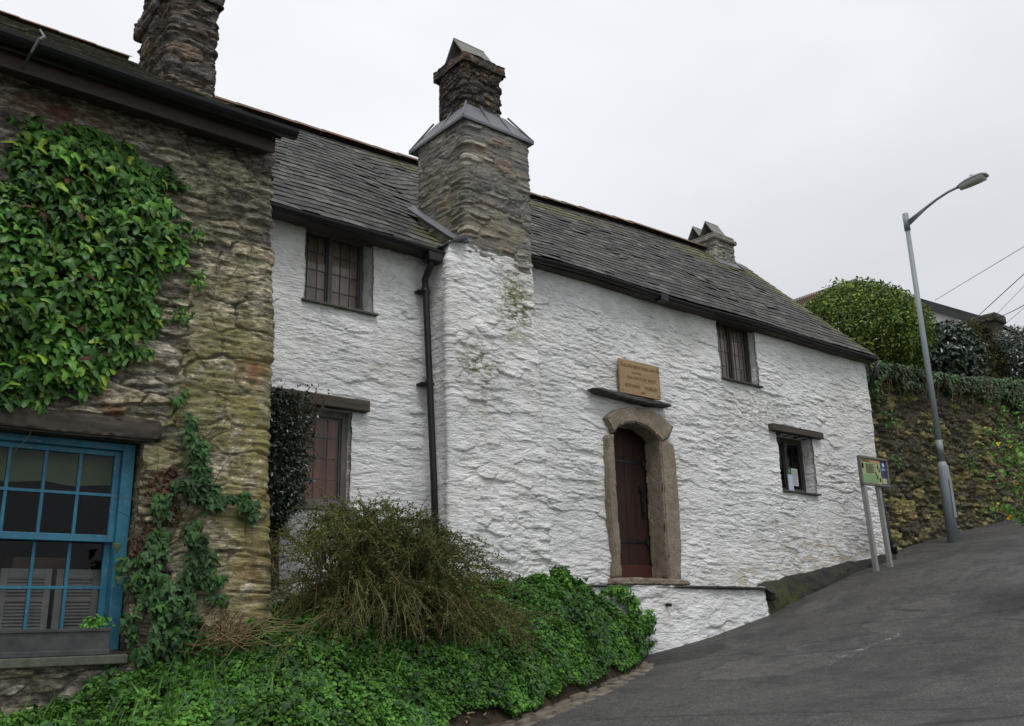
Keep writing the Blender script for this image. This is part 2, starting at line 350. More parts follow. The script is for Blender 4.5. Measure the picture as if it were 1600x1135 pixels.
M_GALV = plain('galvanised_steel', (.17, .205, .225), (.24, .27, .28), 5, .5, .5, .08, 40, stretch=(1, 1, .4))
M_GALVL = plain('lamp_housing', (.33, .35, .35), (.25, .27, .27), 9, .45, .5, .05, 30)
M_EARTH = plain('dark_earth', (.018, .015, .011), (.06, .048, .034), 14, .95, .1, 1.0, 22)
M_RENDER = plain('white_render', (.70, .70, .69), (.60, .60, .60), 2, .85, .2, .1, 30)
M_DKFAS = plain('dark_grey_fascia', (.035, .038, .04), (.055, .058, .06), 3, .6, .3, .1, 20)
M_TILEB = plain('brown_tiles', (.07, .045, .035), (.11, .075, .06), 8, .85, .2, .4, 30)

def m_granite():
    g = G('granite', .85, .25)
    b = g.mix(g.ramp(g.noise(70, 4, .8), [(.38, 0.), (.62, 1.)]), (.13, .105, .08), (.38, .315, .25))
    b = g.mix(g.ma('MULTIPLY', g.ramp(g.noise(5, 5, .6), [(.42, 0.), (.65, 1.)]), .6), b, (.15, .13, .085))
    b = g.mix(g.ma('MULTIPLY', g.ramp(g.noise(150, 2, .6), [(.60, 0.), (.66, 1.)]), .4), b, (.03, .028, .026))
    g.set('Base Color', b); g.bump(g.ma('ADD', g.noise(60, 5, .7), g.noise(12, 4, .6)), .6, .012); return g.m
M_GRAN = m_granite()
def m_slate(name, a, b, moss=.5, mosscol=(.13, .13, .03), warm=.0):
    g = G(name, .75, .22); r = g.isl()
    base = g.ramp(r, [(0, a), (.35, tuple(x*.75 for x in a)), (.6, b), (.85, tuple(x*1.25 for x in a)), (1, tuple(x*1.6 for x in b))])
    base = g.mix(.9, base, g.ramp(g.noise(12, 6, .75), [(.36, .45), (.5, 1.), (.66, 1.8)]), 'MULTIPLY')
    base = g.mix(g.ma('MULTIPLY', g.ramp(g.noise(2.2, 6, .7), [(.56, 0.), (.68, 1.)]), .45), base, (.20, .20, .185))
    base = g.mix(g.ma('MULTIPLY', g.ramp(g.noise(3.1, 6, .75, g.mapv(g.pos(), loc=(4, 4, 4))), [(.62-.1*moss, 0.), (.72-.1*moss, 1.)]), moss), base, mosscol)
    return g, base
def m_roof():
    g, base = m_slate('roof_slate', (.050, .049, .047), (.074, .071, .065), .45, (.10, .10, .05))
    z = g.xyz()
    # moss grows in bands along the ridge, the verge and beside the stack
    for c, rr in (((16.0, 10, 6.1), (.75, 2.6, 2.6)), ((5.75, 7.95, 4.2), (.45, .7, .7)), ((14.6, 10.9, 7.0), (1.6, .8, .5)), ((9.3, 10.9, 6.8), (3.6, .35, .4))):
        f = g.ma('MULTIPLY', g.near(c, rr), g.ramp(g.noise(7, 5, .7, g.mapv(g.pos(), loc=c)), [(.40, 0.), (.55, 1.)]))
        base = g.mix(g.ma('MULTIPLY', f, .8), base, (.17, .165, .05))
    g.set('Base Color', base); g.bump(g.noise(30, 5, .7), .5, .008); return g.m
M_SLATE = m_roof()
def m_lroof():
    g, base = m_slate('old_mossy_slate', (.085, .085, .07), (.12, .115, .09), .9, (.12, .13, .05))
    g.set('Base Color', base); g.bump(g.noise(30, 5, .7), .5, .008); return g.m
M_LSLATE = m_lroof()
def m_ridge():
    g = G('clay_ridge', .85, .15); r = g.isl()
    b = g.ramp(r, [(0, (.165, .09, .055)), (.5, (.115, .08, .058)), (1, (.20, .115, .07))])
    b = g.mix(g.ma('MULTIPLY', g.ramp(g.noise(6, 5, .7), [(.50, 0.), (.62, 1.)]), .7), b, (.15, .14, .10)); g.set('Base Color', b); g.bump(g.noise(40, 4, .6), .4, .006); return g.m
M_RIDGE = m_ridge()
def m_leaf(name, cols, rough=.45, spec=.45, trans=.12, clump=None, lo=.5):
    g = G(name, rough, spec); r = g.isl(); n = len(cols)
    b = g.ramp(r, [(i/(n-1), c) for i, c in enumerate(cols)])
    b = g.mix(.85, b, g.ramp(g.noise(3.2, 4, .65), [(.38, lo), (.5, .97), (.62, 1.45)]), 'MULTIPLY')
    if clump: 
        for c, rr, col, k in clump: b = g.mix(g.ma('MULTIPLY', g.near(c, rr), k), b, col)
    g.set('Base Color', b)
    if trans:
        tr = g.t.nodes.new('ShaderNodeBsdfTranslucent'); g.lk(b, tr.inputs[0]); ms = g.t.nodes.new('ShaderNodeMixShader'); ms.inputs[0].default_value = trans
        g.lk(g.b.outputs[0], ms.inputs[1]); g.lk(tr.outputs[0], ms.inputs[2]); g.lk(ms.outputs[0], g.out.inputs[0])
    return g.m
M_IVY = m_leaf('ivy_leaf', [(.025, .075, .016), (.045, .13, .022), (.065, .18, .028), (.035, .10, .02), (.08, .21, .032), (.12, .28, .035), (.03, .085, .016), (.26, .40, .04)], .45, .3, .15, None, .62)
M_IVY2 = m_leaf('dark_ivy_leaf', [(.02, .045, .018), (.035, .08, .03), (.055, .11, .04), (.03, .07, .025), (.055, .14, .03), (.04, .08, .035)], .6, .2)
M_COVER = m_leaf('cover_leaf', [(.04, .11, .018), (.07, .185, .028), (.095, .24, .034), (.05, .145, .022), (.13, .30, .04), (.085, .21, .03)], .55, .3, .25, None, .75)
M_DKLEAF = m_leaf('dark_glossy_leaf', [(.012, .022, .014), (.022, .04, .022), (.03, .05, .03), (.015, .03, .016)], .3, .6, .05)
M_DKLEAF2 = m_leaf('laurel_leaf', [(.02, .038, .022), (.035, .06, .035), (.05, .08, .05), (.025, .045, .025)], .3, .6, .05)
M_TWIG = plain('twig_bark', (.06, .045, .03), (.10, .085, .05), 20, .9, .1, .2, 60)
M_BARK = plain('bark', (.05, .04, .03), (.09, .075, .06), 14, .9, .1, .6, 30)
M_SHRUBL = m_leaf('olive_shrub_leaf', [(.035, .055, .014), (.07, .095, .022), (.11, .13, .032), (.05, .075, .018), (.14, .15, .04)], .6, .2, .1)
M_BIG = m_leaf('variegated_leaf', [(.03, .065, .012), (.065, .13, .018), (.13, .20, .022), (.04, .085, .015), (.26, .32, .03), (.055, .11, .018)], .5, .3, .12)
M_CONI = m_leaf('conifer_spray', [(.05, .048, .016), (.07, .065, .022), (.035, .036, .014), (.06, .05, .025)], .8, .1, .05)
M_RED = m_leaf('red_leaf', [(.12, .02, .012), (.2, .04, .02), (.07, .05, .02)], .5, .3, .1)
M_DRY = m_leaf('dry_stem', [(.16, .115, .06), (.24, .18, .10), (.10, .07, .04)], .85, .1, 0)
M_CREEP = m_leaf('red_brown_leaf', [(.075, .03, .02), (.10, .05, .03), (.05, .03, .02), (.06, .06, .025)], .7, .2, .05)
M_DEAD = m_leaf('dead_leaf', [(.08, .06, .04), (.12, .09, .06), (.06, .045, .03)], .85, .1, 0)
M_HANG = m_leaf('hanging_ivy_leaf', [(.03, .055, .03), (.05, .085, .04), (.07, .12, .05), (.04, .075, .03), (.09, .16, .05)], .5, .4, .05)
M_BRIGHT = m_leaf('bright_leaf', [(.08, .21, .025), (.12, .28, .03), (.06, .16, .025), (.16, .33, .04)], .45, .4, .25)
M_FLOW = plain('yellow_petal', (.75, .42, .02), (.85, .55, .04), 20, .6, .3, 0)

def glass(name, refl=.22, fk=1.0):
    g = G(name); tr = g.t.nodes.new('ShaderNodeBsdfTransparent'); tr.inputs[0].default_value = (.78, .8, .78, 1)
    gl = g.t.nodes.new('ShaderNodeBsdfGlossy'); gl.inputs['Roughness'].default_value = .04; gl.inputs[0].default_value = (.9, .92, .95, 1)
    bn = g.t.nodes.new('ShaderNodeBump'); g.lk(g.noise(5, 2, .5), bn.inputs['Height']); bn.inputs['Strength'].default_value = .25; bn.inputs['Distance'].default_value = .02; g.lk(bn.outputs[0], gl.inputs['Normal'])
    lw = g.t.nodes.new('ShaderNodeFresnel'); lw.inputs[0].default_value = 1.5
    f = g.ma('ADD', g.ma('MULTIPLY', lw.outputs[0], fk), refl, clamp=True); ms = g.t.nodes.new('ShaderNodeMixShader'); g.lk(f, ms.inputs[0]); g.lk(tr.outputs[0], ms.inputs[1]); g.lk(gl.outputs[0], ms.inputs[2])
    g.lk(ms.outputs[0], g.out.inputs[0]); return g.m
M_GLASS = glass('old_glass', refl=.02, fk=.5)
M_GLASSD = glass('dark_glass', refl=.0, fk=.45)
def m_curtain(name, a, b):
    g = G(name, .9, .1); v = g.mapv(g.pos(), (1, 1, .12))
    g.set('Base Color', g.mix(g.ramp(g.noise(7, 4, .6, v), [(.35, 0.), (.65, 1.)]), a, b)); return g.m
M_CURT = m_curtain('brown_pink_curtain', (.66, .50, .42), (.40, .31, .27))
M_CURT2 = m_curtain('russet_curtain', (.48, .19, .11), (.24, .12, .075))

# ------------------------------------------------------------------ stone shell generator
def shell(name, path, zlo, zhi, fn, mat, parent=None, du=.02, dv=.014, openings=(), depth=.3, closed=False, rc=.05, top=None, bot=None,
          taper=None, flat=False, base=None, smooth=True):
    """A relief wall swept along a plan path (outside is on the right hand of the walking direction)."""
    P = [np.array(p, float) for p in path]; n = len(P)
    pts = []
    rng = range(n) if closed else range(n-1)
    # rounded corners
    segs = []
    out = []
    for i in range(n):
        a = P[i-1] if (closed or i > 0) else None; c = P[(i+1) % n] if (closed or i < n-1) else None
        if a is None or c is None: out.append([P[i]]); continue
        d1 = nrm(a-P[i]); d2 = nrm(c-P[i]); out.append([P[i]+d1*rc*(1-t)**2+d2*rc*t**2 for t in np.linspace(0, 1, 6)])
    poly = [q for o in out for q in o]
    if closed: poly.append(poly[0])
    poly = np.array(poly); L = np.r_[0, np.cumsum(np.linalg.norm(np.diff(poly, axis=0), axis=1))]
    U = np.linspace(0, L[-1], max(2, int(L[-1]/du)+1))
    Z = np.linspace(zlo, zhi, max(2, int((zhi-zlo)/dv)+1))
    for (u0, u1, z0, z1) in openings:
        for w in (u0, u1): U[np.argmin(abs(U-w))] = w
        for w in (z0, z1):
            if zlo < w < zhi: Z[np.argmin(abs(Z-w))] = w
    x = np.interp(U, L, poly[:, 0]); y = np.interp(U, L, poly[:, 1])
    e = .012; x1 = np.interp(U+e, L, poly[:, 0]); y1 = np.interp(U+e, L, poly[:, 1]); x0 = np.interp(U-e, L, poly[:, 0]); y0 = np.interp(U-e, L, poly[:, 1])
    if closed:
        x1 = np.interp((U+e) % L[-1], L, poly[:, 0]); y1 = np.interp((U+e) % L[-1], L, poly[:, 1]); x0 = np.interp((U-e) % L[-1], L, poly[:, 0]); y0 = np.interp((U-e) % L[-1], L, poly[:, 1])
    tx, ty = x1-x0, y1-y0; l = np.hypot(tx, ty)+1e-9; nx, ny = ty/l, -tx/l
    UU, ZZ = np.meshgrid(U, Z, indexing='ij')
    h, sid, jt = fn(UU, ZZ)
    if closed:   # blend the seam
        w = sst(0, .15, UU)*sst(0, .15, L[-1]-UU); h = h*w
    tp = taper(UU, ZZ) if taper is not None else 0
    D = h+tp
    X = x[:, None]+nx[:, None]*D; Y = y[:, None]+ny[:, None]*D
    # small in-plane wobble keeps arrises and reveals ragged
    du_ = .012*fbm(UU*5, ZZ*13, 91, 3); X = X+(tx/l)[:, None]*du_; Y = Y+(ty/l)[:, None]*du_; ZZ2 = ZZ+.007*fbm(UU*9, ZZ*7, 95, 2)
    V = np.stack([X, Y, ZZ2], -1).reshape(-1, 3)
    nu, nv = len(U), len(Z); idx = np.arange(nu*nv).reshape(nu, nv)
    cu = (U[:-1]+U[1:])/2; cz = (Z[:-1]+Z[1:])/2; CU, CZ = np.meshgrid(cu, cz, indexing='ij')
    keep = np.ones(CU.shape, bool)
    for (u0, u1, z0, z1) in openings: keep &= ~((CU > u0) & (CU < u1) & (CZ > z0) & (CZ < z1))
    if top is not None: keep &= CZ < top(CU)
    if bot is not None: keep &= CZ > bot(CU)
    q = np.stack([idx[:-1, :-1], idx[1:, :-1], idx[1:, 1:], idx[:-1, 1:]], -1)[keep]
    F = [q]; extraV = []; att_s = [sid.ravel()]; att_j = [jt.ravel()]
    # reveals
    nV = len(V); k0 = nV
    for (u0, u1, z0, z1) in openings:
        a, b = np.argmin(abs(U-u0)), np.argmin(abs(U-u1)); c, d = np.argmin(abs(Z-z0)), np.argmin(abs(Z-z1))
        loop = [idx[i, c] for i in range(a, b+1)]+[idx[b, j] for j in range(c+1, d+1)]+[idx[i, d] for i in range(b-1, a-1, -1)]+[idx[a, j] for j in range(d-1, c, -1)]
        loop = np.array(loop); m = len(loop); um = (a+b)//2
        inn = np.array([-nx[um], -ny[um], 0.]); prev = loop; steps = 5
        base0 = V[loop].copy(); dd = ((base0-np.array([x[um], y[um], 0]))@-inn)  # outward displacement
        for s_ in range(1, steps+1):
            t = s_/steps; nvp = base0+inn*(t*(depth+dd))[:, None]
            wob = .012*fbm(np.arange(m)*.21, np.full(m, t*3.), 33, 2)*(1-t); nvp[:, 2] += wob; nvp[:, 0] += wob*.5
            new = k0+np.arange(m); k0 += m; extraV.append(nvp); att_s.append(np.full(m, .4)); att_j.append(np.zeros(m))
            F.append(np.stack([prev, new, np.roll(new, -1), np.roll(prev, -1)], -1)); prev = new
    if extraV: V = np.concatenate([V]+extraV)
    return fast(name, V, F, mat, parent, smooth, {'sid': np.concatenate(att_s), 'joint': np.concatenate(att_j)}, base)

# ------------------------------------------------------------------ terrain
GX = [-60, -40, 0, 4.6, 6.3, 7.6, 8.97, 10.3, 11.83, 14.4, 17.8, 21, 26, 40, 80]
GZ = [-7, -6, -1.35, -.76, -.64, -.575, -.449, -.25, .03, .66, 1.24, 1.78, 2.5, 4.2, 7.5]
KX = [-40, -5, 0, 3, 4.8, 5.35, 6.4, 7.2, 7.9, 8.85, 9.4]; KY = [-6, 2.2, 4.3, 5.45, 5.95, 6.15, 6.6, 7.05, 7.4, 8.15, 8.7]
def zroad(X, Y):
    return np.interp(X, GX, GZ)-.02*(8.3-np.maximum(Y, -4))+.012*fbm(X*.5, Y*.5, 3, 3)
def grid(xs, ys, fz):
    X, Y = np.meshgrid(xs, ys, indexing='ij'); Z = fz(X, Y); V = np.stack([X, Y, Z], -1).reshape(-1, 3)
    i = np.arange(X.size).reshape(X.shape); F = np.stack([i[:-1, :-1], i[1:, :-1], i[1:, 1:], i[:-1, 1:]], -1).reshape(-1, 4); return V, F
SEAMS_ = ((-1.18, 12.0, 5.3, 7.4), (-1.32, 18.67, 9.0, 10.6), (-1.83, 27.0, 10.9, 12.4), (-1.46, 20.6, 8.6, 9.6))
def m_asphalt():
    g = G('asphalt', .85, .3)
    b = g.mix(g.ramp(g.noise(48, 4, .8), [(.40, 0.), (.62, 1.)]), (.030, .0295, .029), (.088, .085, .081))
    b = g.mix(g.ma('MULTIPLY', g.ramp(g.noise(70, 2, .7, g.mapv(g.pos(), loc=(7, 7, 7))), [(.62, 0.), (.68, 1.)]), .8), b, (.22, .215, .20))
    b = g.mix(.9, b, g.ramp(g.noise(.6, 6, .65), [(.36, .75), (.62, 1.25)]), 'MULTIPLY')
    b = g.mix(.8, b, g.ramp(g.noise(6, 6, .75), [(.36, .78), (.64, 1.25)]), 'MULTIPLY')
    dm = g.ramp(g.noise(.9, 5, .7, g.mapv(g.pos(), (1, 1.8, 1), loc=(2, 8, 0))), [(.50, 0.), (.60, 1.)]); b = g.mix(g.ma('MULTIPLY', dm, .5), b, (.026, .026, .027))
    # resurfaced patches and their pale edges
    for c, r, k in (((9.0, 6.2, -.5), (1.6, .7, 1), 1.35), ((11.8, 6.0, -.1), (1.5, .7, 1), 1.22), ((12.5, 7.9, .1), (.8, .25, 1), 1.3), ((8.6, 7.8, -.5), (1.5, .5, 1), .62), ((7.2, 4.6, -.6), (2.2, .5, 1), .85)):
        sub = g.near(c, r); wob = g.ma('ADD', sub, g.ma('MULTIPLY', g.ma('SUBTRACT', g.noise(3, 4, .6), .5), .5))
        b = g.mix(g.ramp(wob, [(.18, 0.), (.24, 1.)]), b, g.mix(1, b, (k, k, k), 'MULTIPLY'))
        ed = g.ramp(wob, [(.17, 0.), (.195, 1.), (.21, 1.), (.235, 0.)]); b = g.mix(g.ma('MULTIPLY', ed, .5), b, (.025, .025, .025))
    cr = g.vor(.27, g.mix(.22, g.pos(), g.noise(1.4, 6, .75, col=True)), 'DISTANCE_TO_EDGE')
    ck = g.ma('MULTIPLY', g.ramp(cr, [(0., 1.), (.006, .6), (.011, 0.)]), g.ramp(g.noise(.5, 2, .5), [(.50, 0.), (.58, 1.)]))
    b = g.mix(g.ma('MULTIPLY', ck, .75), b, (.016, .016, .016))
    P3 = g.xyz()
    for a_, b_, x0_, x1_ in SEAMS_:
        yy = g.ma('SUBTRACT', P3[1], g.ma('ADD', g.ma('MULTIPLY', P3[0], a_), b_)); yy = g.ma('ABSOLUTE', g.ma('ADD', yy, g.ma('MULTIPLY', g.ma('SUBTRACT', g.noise(2.5, 6, .7), .5), .35)))
        lim = g.ma('MULTIPLY', g.mr(P3[0], x0_, x0_+.2), g.mr(P3[0], x1_, x1_-.2))
        b = g.mix(g.ma('MULTIPLY', g.ma('MULTIPLY', g.mr(yy, .055, .018), lim), .75), b, (.018, .018, .018))
    # worn traces of paint
    wp = g.ma('MULTIPLY', g.near((10.1, 5.75, -.3), (1.3, .05, 1)), g.ramp(g.noise(7, 4, .8), [(.52, 0.), (.58, 1.)])); b = g.mix(g.ma('MULTIPLY', wp, .6), b, (.38, .38, .37))
    # grit and moss along the walls
    gm = g.ma('MULTIPLY', g.near((14.8, 8.75, .7), (4.5, .55, 3)), g.ramp(g.noise(3, 5, .7), [(.42, 0.), (.6, 1.)])); b = g.mix(g.ma('MULTIPLY', gm, .75), b, (.05, .048, .03))
    g.set('Base Color', b); g.set('Roughness', g.mr(g.noise(2.0, 4, .6), .3, .7, .62, .9)); g.bump(g.ma('ADD', g.noise(45, 4, .8), g.ma('MULTIPLY', ck, -3)), .8, .015); return g.m
M_ASPH = m_asphalt()
# one ground sheet to the horizon, below everything; hill rising behind the houses
def zground(X, Y):
    z = np.interp(X, [-400, -60, 0, 80, 400], [-30, -7.5, -1.9, 7.0, 30])
    back = np.interp(Y, [-300, -30, 2, 9, 60, 400], [-30, -4, -.5, -.6, 4, 22])
    return z+back-.25
gxs = np.unique(np.r_[np.linspace(-400, -30, 12), np.linspace(-30, 60, 46), np.linspace(60, 400, 12)])
V, F = grid(gxs, np.unique(np.r_[np.linspace(-300, -20, 10), np.linspace(-20, 40, 31), np.linspace(40, 400, 12)]), zground)
tag(fast('ground', V, F, plain('grass_ground', (.04, .07, .02), (.07, .09, .035), 1.5, .9, .1, .5, 12), smooth=True), kind='structure')
# road: from the verge of the bank to beyond the camera
U = np.r_[np.linspace(-40, 3, 60)[:-1], np.linspace(3, 14, 200), np.linspace(14, 26, 120)[1:], np.linspace(26, 70, 40)[1:]]
Sx = np.linspace(0, 1, 70)**1.3
XX, SS = np.meshgrid(U, Sx, indexing='ij')
YT = np.interp(XX, KX+[15.7, 15.9, 70], KY+[8.9, 9.5, 9.5])+.05; YB = np.interp(XX, [-40, 7, 11, 14, 30, 70], [-14, -3, 3.7, 4.75, 5.0, 5.0])
YY = YT*(1-SS)+YB*SS
V = np.stack([XX, YY, zroad(XX, YY)], -1).reshape(-1, 3); i = np.arange(XX.size).reshape(XX.shape)
F = np.stack([i[:-1, :-1], i[:-1, 1:], i[1:, 1:], i[1:, :-1]], -1).reshape(-1, 4)
tag(fast('road', V, F, M_ASPH, smooth=True), kind='structure')
# verge on the far side of the lane, under the shrub at the right
def zv(X, Y): return zroad(X, Y)+.10+.25*np.clip((5-Y)/3, 0, 1)
XX, SS = np.meshgrid(np.linspace(8, 60, 120), np.linspace(0, 1, 16), indexing='ij')
YB = np.interp(XX, [-40, 7, 11, 14, 30, 70], [-14, -3, 3.7, 4.75, 5.0, 5.0])+.02; YY = YB-SS*8
V = np.stack([XX, YY, zroad(XX, YY)+.1*(SS > 0)+.3*SS+.05*fbm(XX*2, YY*2, 4)*(SS > 0)], -1).reshape(-1, 3)
i = np.arange(XX.size).reshape(XX.shape); F = np.stack([i[:-1, :-1], i[:-1, 1:], i[1:, 1:], i[1:, :-1]], -1).reshape(-1, 4)
tag(fast('verge', V, F, plain('verge_grass', (.035, .06, .018), (.07, .085, .035), 3, .9, .1, 1, 18), smooth=True), kind='structure')
# bank below the cottages
ZTX = [-10, -1, 1.4, 1.84, 2.2, 3.2, 4.5, 6.7, 7.6, 8.0, 8.6, 9.0, 9.3]; ZTZ = [-3, -1.2, -.60, -.60, -.40, .0, .20, .38, .30, .15, -.14, -.46, -.58]
def zbank(X, Y):
    yw = np.interp(X, [-10, 3.2, 4.6, 6.8, 7.4, 9.0], [6.75, 6.75, 7.6, 7.5, 8.2, 8.45]); yk = np.interp(X, KX, KY)
    s = np.clip((yw-Y)/np.maximum(yw-yk, .15), 0, 1); zt = np.interp(X, ZTX, ZTZ); zk = zroad(X, yk)-.03
    prof = 1-np.power(1-s, .62)*1.0
    z = zt+(zk-zt)*(.45*s**1.1+.55*s**3)
    return z+(.05*fbm(X*2.2, Y*2.2, 8, 3)+.02*fbm(X*9, Y*9, 8, 2))*np.clip((1-s)*6, 0, 1)*np.clip(s*8+.3, 0, 1)
XX, SS = np.meshgrid(np.linspace(-10, 9.3, 320), np.linspace(0, 1, 60), indexing='ij')
yk = np.interp(XX, KX, KY); YY = yk+SS*(9.0-yk)
V = np.stack([XX, YY, zbank(XX, YY)], -1).reshape(-1, 3); i = np.arange(XX.size).reshape(XX.shape)
F = np.stack([i[:-1, :-1], i[1:, :-1], i[1:, 1:], i[:-1, 1:]], -1).reshape(-1, 4)
tag(fast('bank', V, F, M_EARTH, smooth=True), kind='structure')
# stone channel along the road edge
m = MB(); rr = random.Random(5)
for row in range(4):
    t = 3.2+rr.uniform(0, .2)
    while t < 8.30:
        L = rr.uniform(.14, .50); t0 = t; t += L*rr.uniform(.96, 1.08)
        if row == 3 and rr.random() < .5: continue
        ya = float(np.interp(t0, KX, KY)); yb = float(np.interp(t0+L, KX, KY)); ang = math.atan2(yb-ya, L)
        w = rr.uniform(.075, .115); oy = -.12+row*.078+rr.uniform(-.015, .015)
        xc, yc = t0+L/2-oy*sin(ang), (ya+yb)/2+oy*cos(ang); zz = float(zroad(np.array(xc), np.array(yc)))
        sl = float(zroad(np.array(xc+.2), np.array(yc))-zroad(np.array(xc-.2), np.array(yc)))/.4
        Mx = Matrix.Translation((xc, yc, zz-.004+row*.012+rr.uniform(-.008, .010))) @ Matrix.Rotation(ang+rr.uniform(-.10, .10), 4, 'Z') @ Matrix.Rotation(-math.atan(sl)+rr.uniform(-.03, .03), 4, 'Y') @ Matrix.Rotation(rr.uniform(-.10, .10), 4, 'X')
        n_ = rr.randint(6, 8); ring = [(L*.52*np.sign(cos(a))*abs(cos(a))**.5*rr.uniform(.88, 1.05), w*.5*np.sign(sin(a))*abs(sin(a))**.45*rr.uniform(.85, 1.12)) for a in [2*pi*k_/n_+.3 for k_ in range(n_)]]
        V_ = [(x_, y_, -.05) for x_, y_ in ring]+[(x_, y_, .006) for x_, y_ in ring]+[(x_*.8, y_*.72, .014) for x_, y_ in ring]
        F_ = [(q_, (q_+1) % n_, n_+(q_+1) % n_, n_+q_) for q_ in range(n_)]+[(n_+q_, n_+(q_+1) % n_, 2*n_+(q_+1) % n_, 2*n_+q_) for q_ in range(n_)]+[tuple(2*n_+q_ for q_ in range(n_))]
        m.add(V_, F_, Mx)
kb = m.build('kerb', plain('channel_stone', (.06, .052, .04), (.20, .175, .135), 8, .9, .15, 1.0, 26), None, True); tag(kb, kind='structure')
# garden terrace behind the retaining wall
V, F = grid(np.linspace(15.9, 39.5, 60), np.linspace(9.3, 30, 30), lambda X, Y: np.interp(X, [15.9, 17.4, 20.5, 24.8, 60], [4.55, 4.62, 4.85, 5.35, 8])+.05*fbm(X, Y, 2)+np.interp(Y, [9.3, 30], [0, 3]))
tag(fast('terrace', V, F, M_EARTH, smooth=True), kind='structure')
# ------------------------------------------------------------------ WHITE COTTAGE
cot = empty('whitewashed_cottage', (9.0, 8.6, .4), 'long whitewashed rubble stone cottage with slate roof and projecting chimney breast', 'cottage')
YR = 8.60
def wfn(seed, slant=0., k=1.0):
    return lambda u, v: ledges(u, v, seed, k*.48, slant, .09, *((1.15, .85) if seed == 3 else (1.1, 1.0)))
def zeaveR(X): return 4.60+.015*np.sin(X*.9)
zb = lambda u: 0*u-1.2
# right hand wall
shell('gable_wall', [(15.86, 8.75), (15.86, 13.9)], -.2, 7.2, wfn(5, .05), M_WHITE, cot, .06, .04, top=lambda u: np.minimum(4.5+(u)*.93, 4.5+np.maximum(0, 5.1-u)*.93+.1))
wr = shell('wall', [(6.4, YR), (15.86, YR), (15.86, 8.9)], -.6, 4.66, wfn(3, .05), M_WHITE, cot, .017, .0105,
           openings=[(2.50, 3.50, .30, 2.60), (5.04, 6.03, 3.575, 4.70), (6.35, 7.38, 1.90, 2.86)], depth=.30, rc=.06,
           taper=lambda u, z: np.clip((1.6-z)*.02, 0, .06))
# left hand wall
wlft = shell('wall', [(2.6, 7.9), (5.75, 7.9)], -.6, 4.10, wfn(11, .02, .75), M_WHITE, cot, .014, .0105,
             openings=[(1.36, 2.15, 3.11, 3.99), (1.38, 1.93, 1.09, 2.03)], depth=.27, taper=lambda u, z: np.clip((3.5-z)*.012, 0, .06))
# breast
def btop(u): return 4.0+.02*np.sin(u*9)+.012*np.sin(u*23+1)
br = empty('chimney_breast', (0, 0, 0)); C.objects.unlink(br); bpy.data.objects.remove(br)
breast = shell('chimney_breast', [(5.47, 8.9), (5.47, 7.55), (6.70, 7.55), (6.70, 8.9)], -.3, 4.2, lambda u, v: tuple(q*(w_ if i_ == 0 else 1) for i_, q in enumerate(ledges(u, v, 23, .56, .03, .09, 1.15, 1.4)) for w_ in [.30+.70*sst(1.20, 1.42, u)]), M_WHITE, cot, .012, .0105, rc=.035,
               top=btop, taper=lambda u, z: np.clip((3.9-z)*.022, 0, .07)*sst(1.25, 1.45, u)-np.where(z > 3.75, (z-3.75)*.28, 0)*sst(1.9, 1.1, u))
def cfn(seed, A=.026, su=.24, sv=.06, **k):
    return lambda u, v: rubble(u, v, seed, su, sv, A, .034, .010, .015, .80, 1.3, None, .0, .5, **k)
stack = shell('chimney', [(5.74, 8.55), (5.74, 7.58), (6.68, 7.58), (6.68, 8.55)], 3.88, 5.62, lambda u, v: rubble(u, v, 31, .27, .065, .030, .024, .009, .02, .60, 1.0, None, .0, .75), M_CHIM, cot, .013, .011, closed=True, rc=.05)
# lead skirt: a pyramid frustum with an overhang
def frustum(m, c, a, z0, b, z1, th=.02):
    V = []
    for (hx, hy, z) in ((a[0], a[1], z0-th), (a[0], a[1], z0), (b[0], b[1], z1)):
        for sx_, sy_ in ((-1, -1), (1, -1), (1, 1), (-1, 1)): V.append((c[0]+sx_*hx, c[1]+sy_*hy, z))
    F = [(3, 2, 1, 0)]+[(k*4+i, k*4+(i+1) % 4, k*4+4+(i+1) % 4, k*4+4+i) for k in range(2) for i in range(4)]+[(8, 9, 10, 11)]
    m.add(V, F)
m = MB(); frustum(m, (6.20, 8.08), (.535, .56), 5.585, (.30, .31), 5.93, .03)
for k in range(4):   # welted seams
    sx_, sy_ = ((-1, -1), (1, -1), (1, 1), (-1, 1))[k]
    m.tube([(6.20+sx_*.53, 8.08+sy_*.555, 5.59), (6.20+sx_*.32, 8.08+sy_*.33, 5.94)], .012, 6)
for fx in (-.12, .2):
    m.tube([(6.2+fx, 8.08-.553, 5.588), (6.2+fx*.8, 8.08-.33, 5.938)], .009, 6)
m.tube([(6.2-.528, 8.0, 5.588), (6.2-.32, 8.04, 5.938)], .009, 6)
m.build('lead_skirt', M_LEAD, stack)
shaft = shell('chimney_shaft', [(5.90, 8.34), (5.90, 7.80), (6.44, 7.80), (6.44, 8.34)], 5.72, 6.62, lambda u, v: rubble(u, v, 37, .17, .085, .028, .02, .008, .012, .9, 1.0), M_SHAFT, stack, .012, .011, closed=True, rc=.03)
shell('chimney_cap', [(5.85, 8.40), (5.85, 7.74), (6.50, 7.74), (6.50, 8.40)], 6.50, 6.62, lambda u, v: rubble(u, v, 38, .25, .15, .015, .01, .008, .012, .9, .6), M_SHAFT, stack, .012, .011, closed=True, rc=.04)
m = MB(); m.box(5.87, 6.48, 7.76, 8.38, 6.49, 6.60, bev=.02); m.box(5.91, 6.43, 7.81, 8.33, 6.6, 6.66, bev=.02); m.build('cap_core', M_SHAFT, stack)
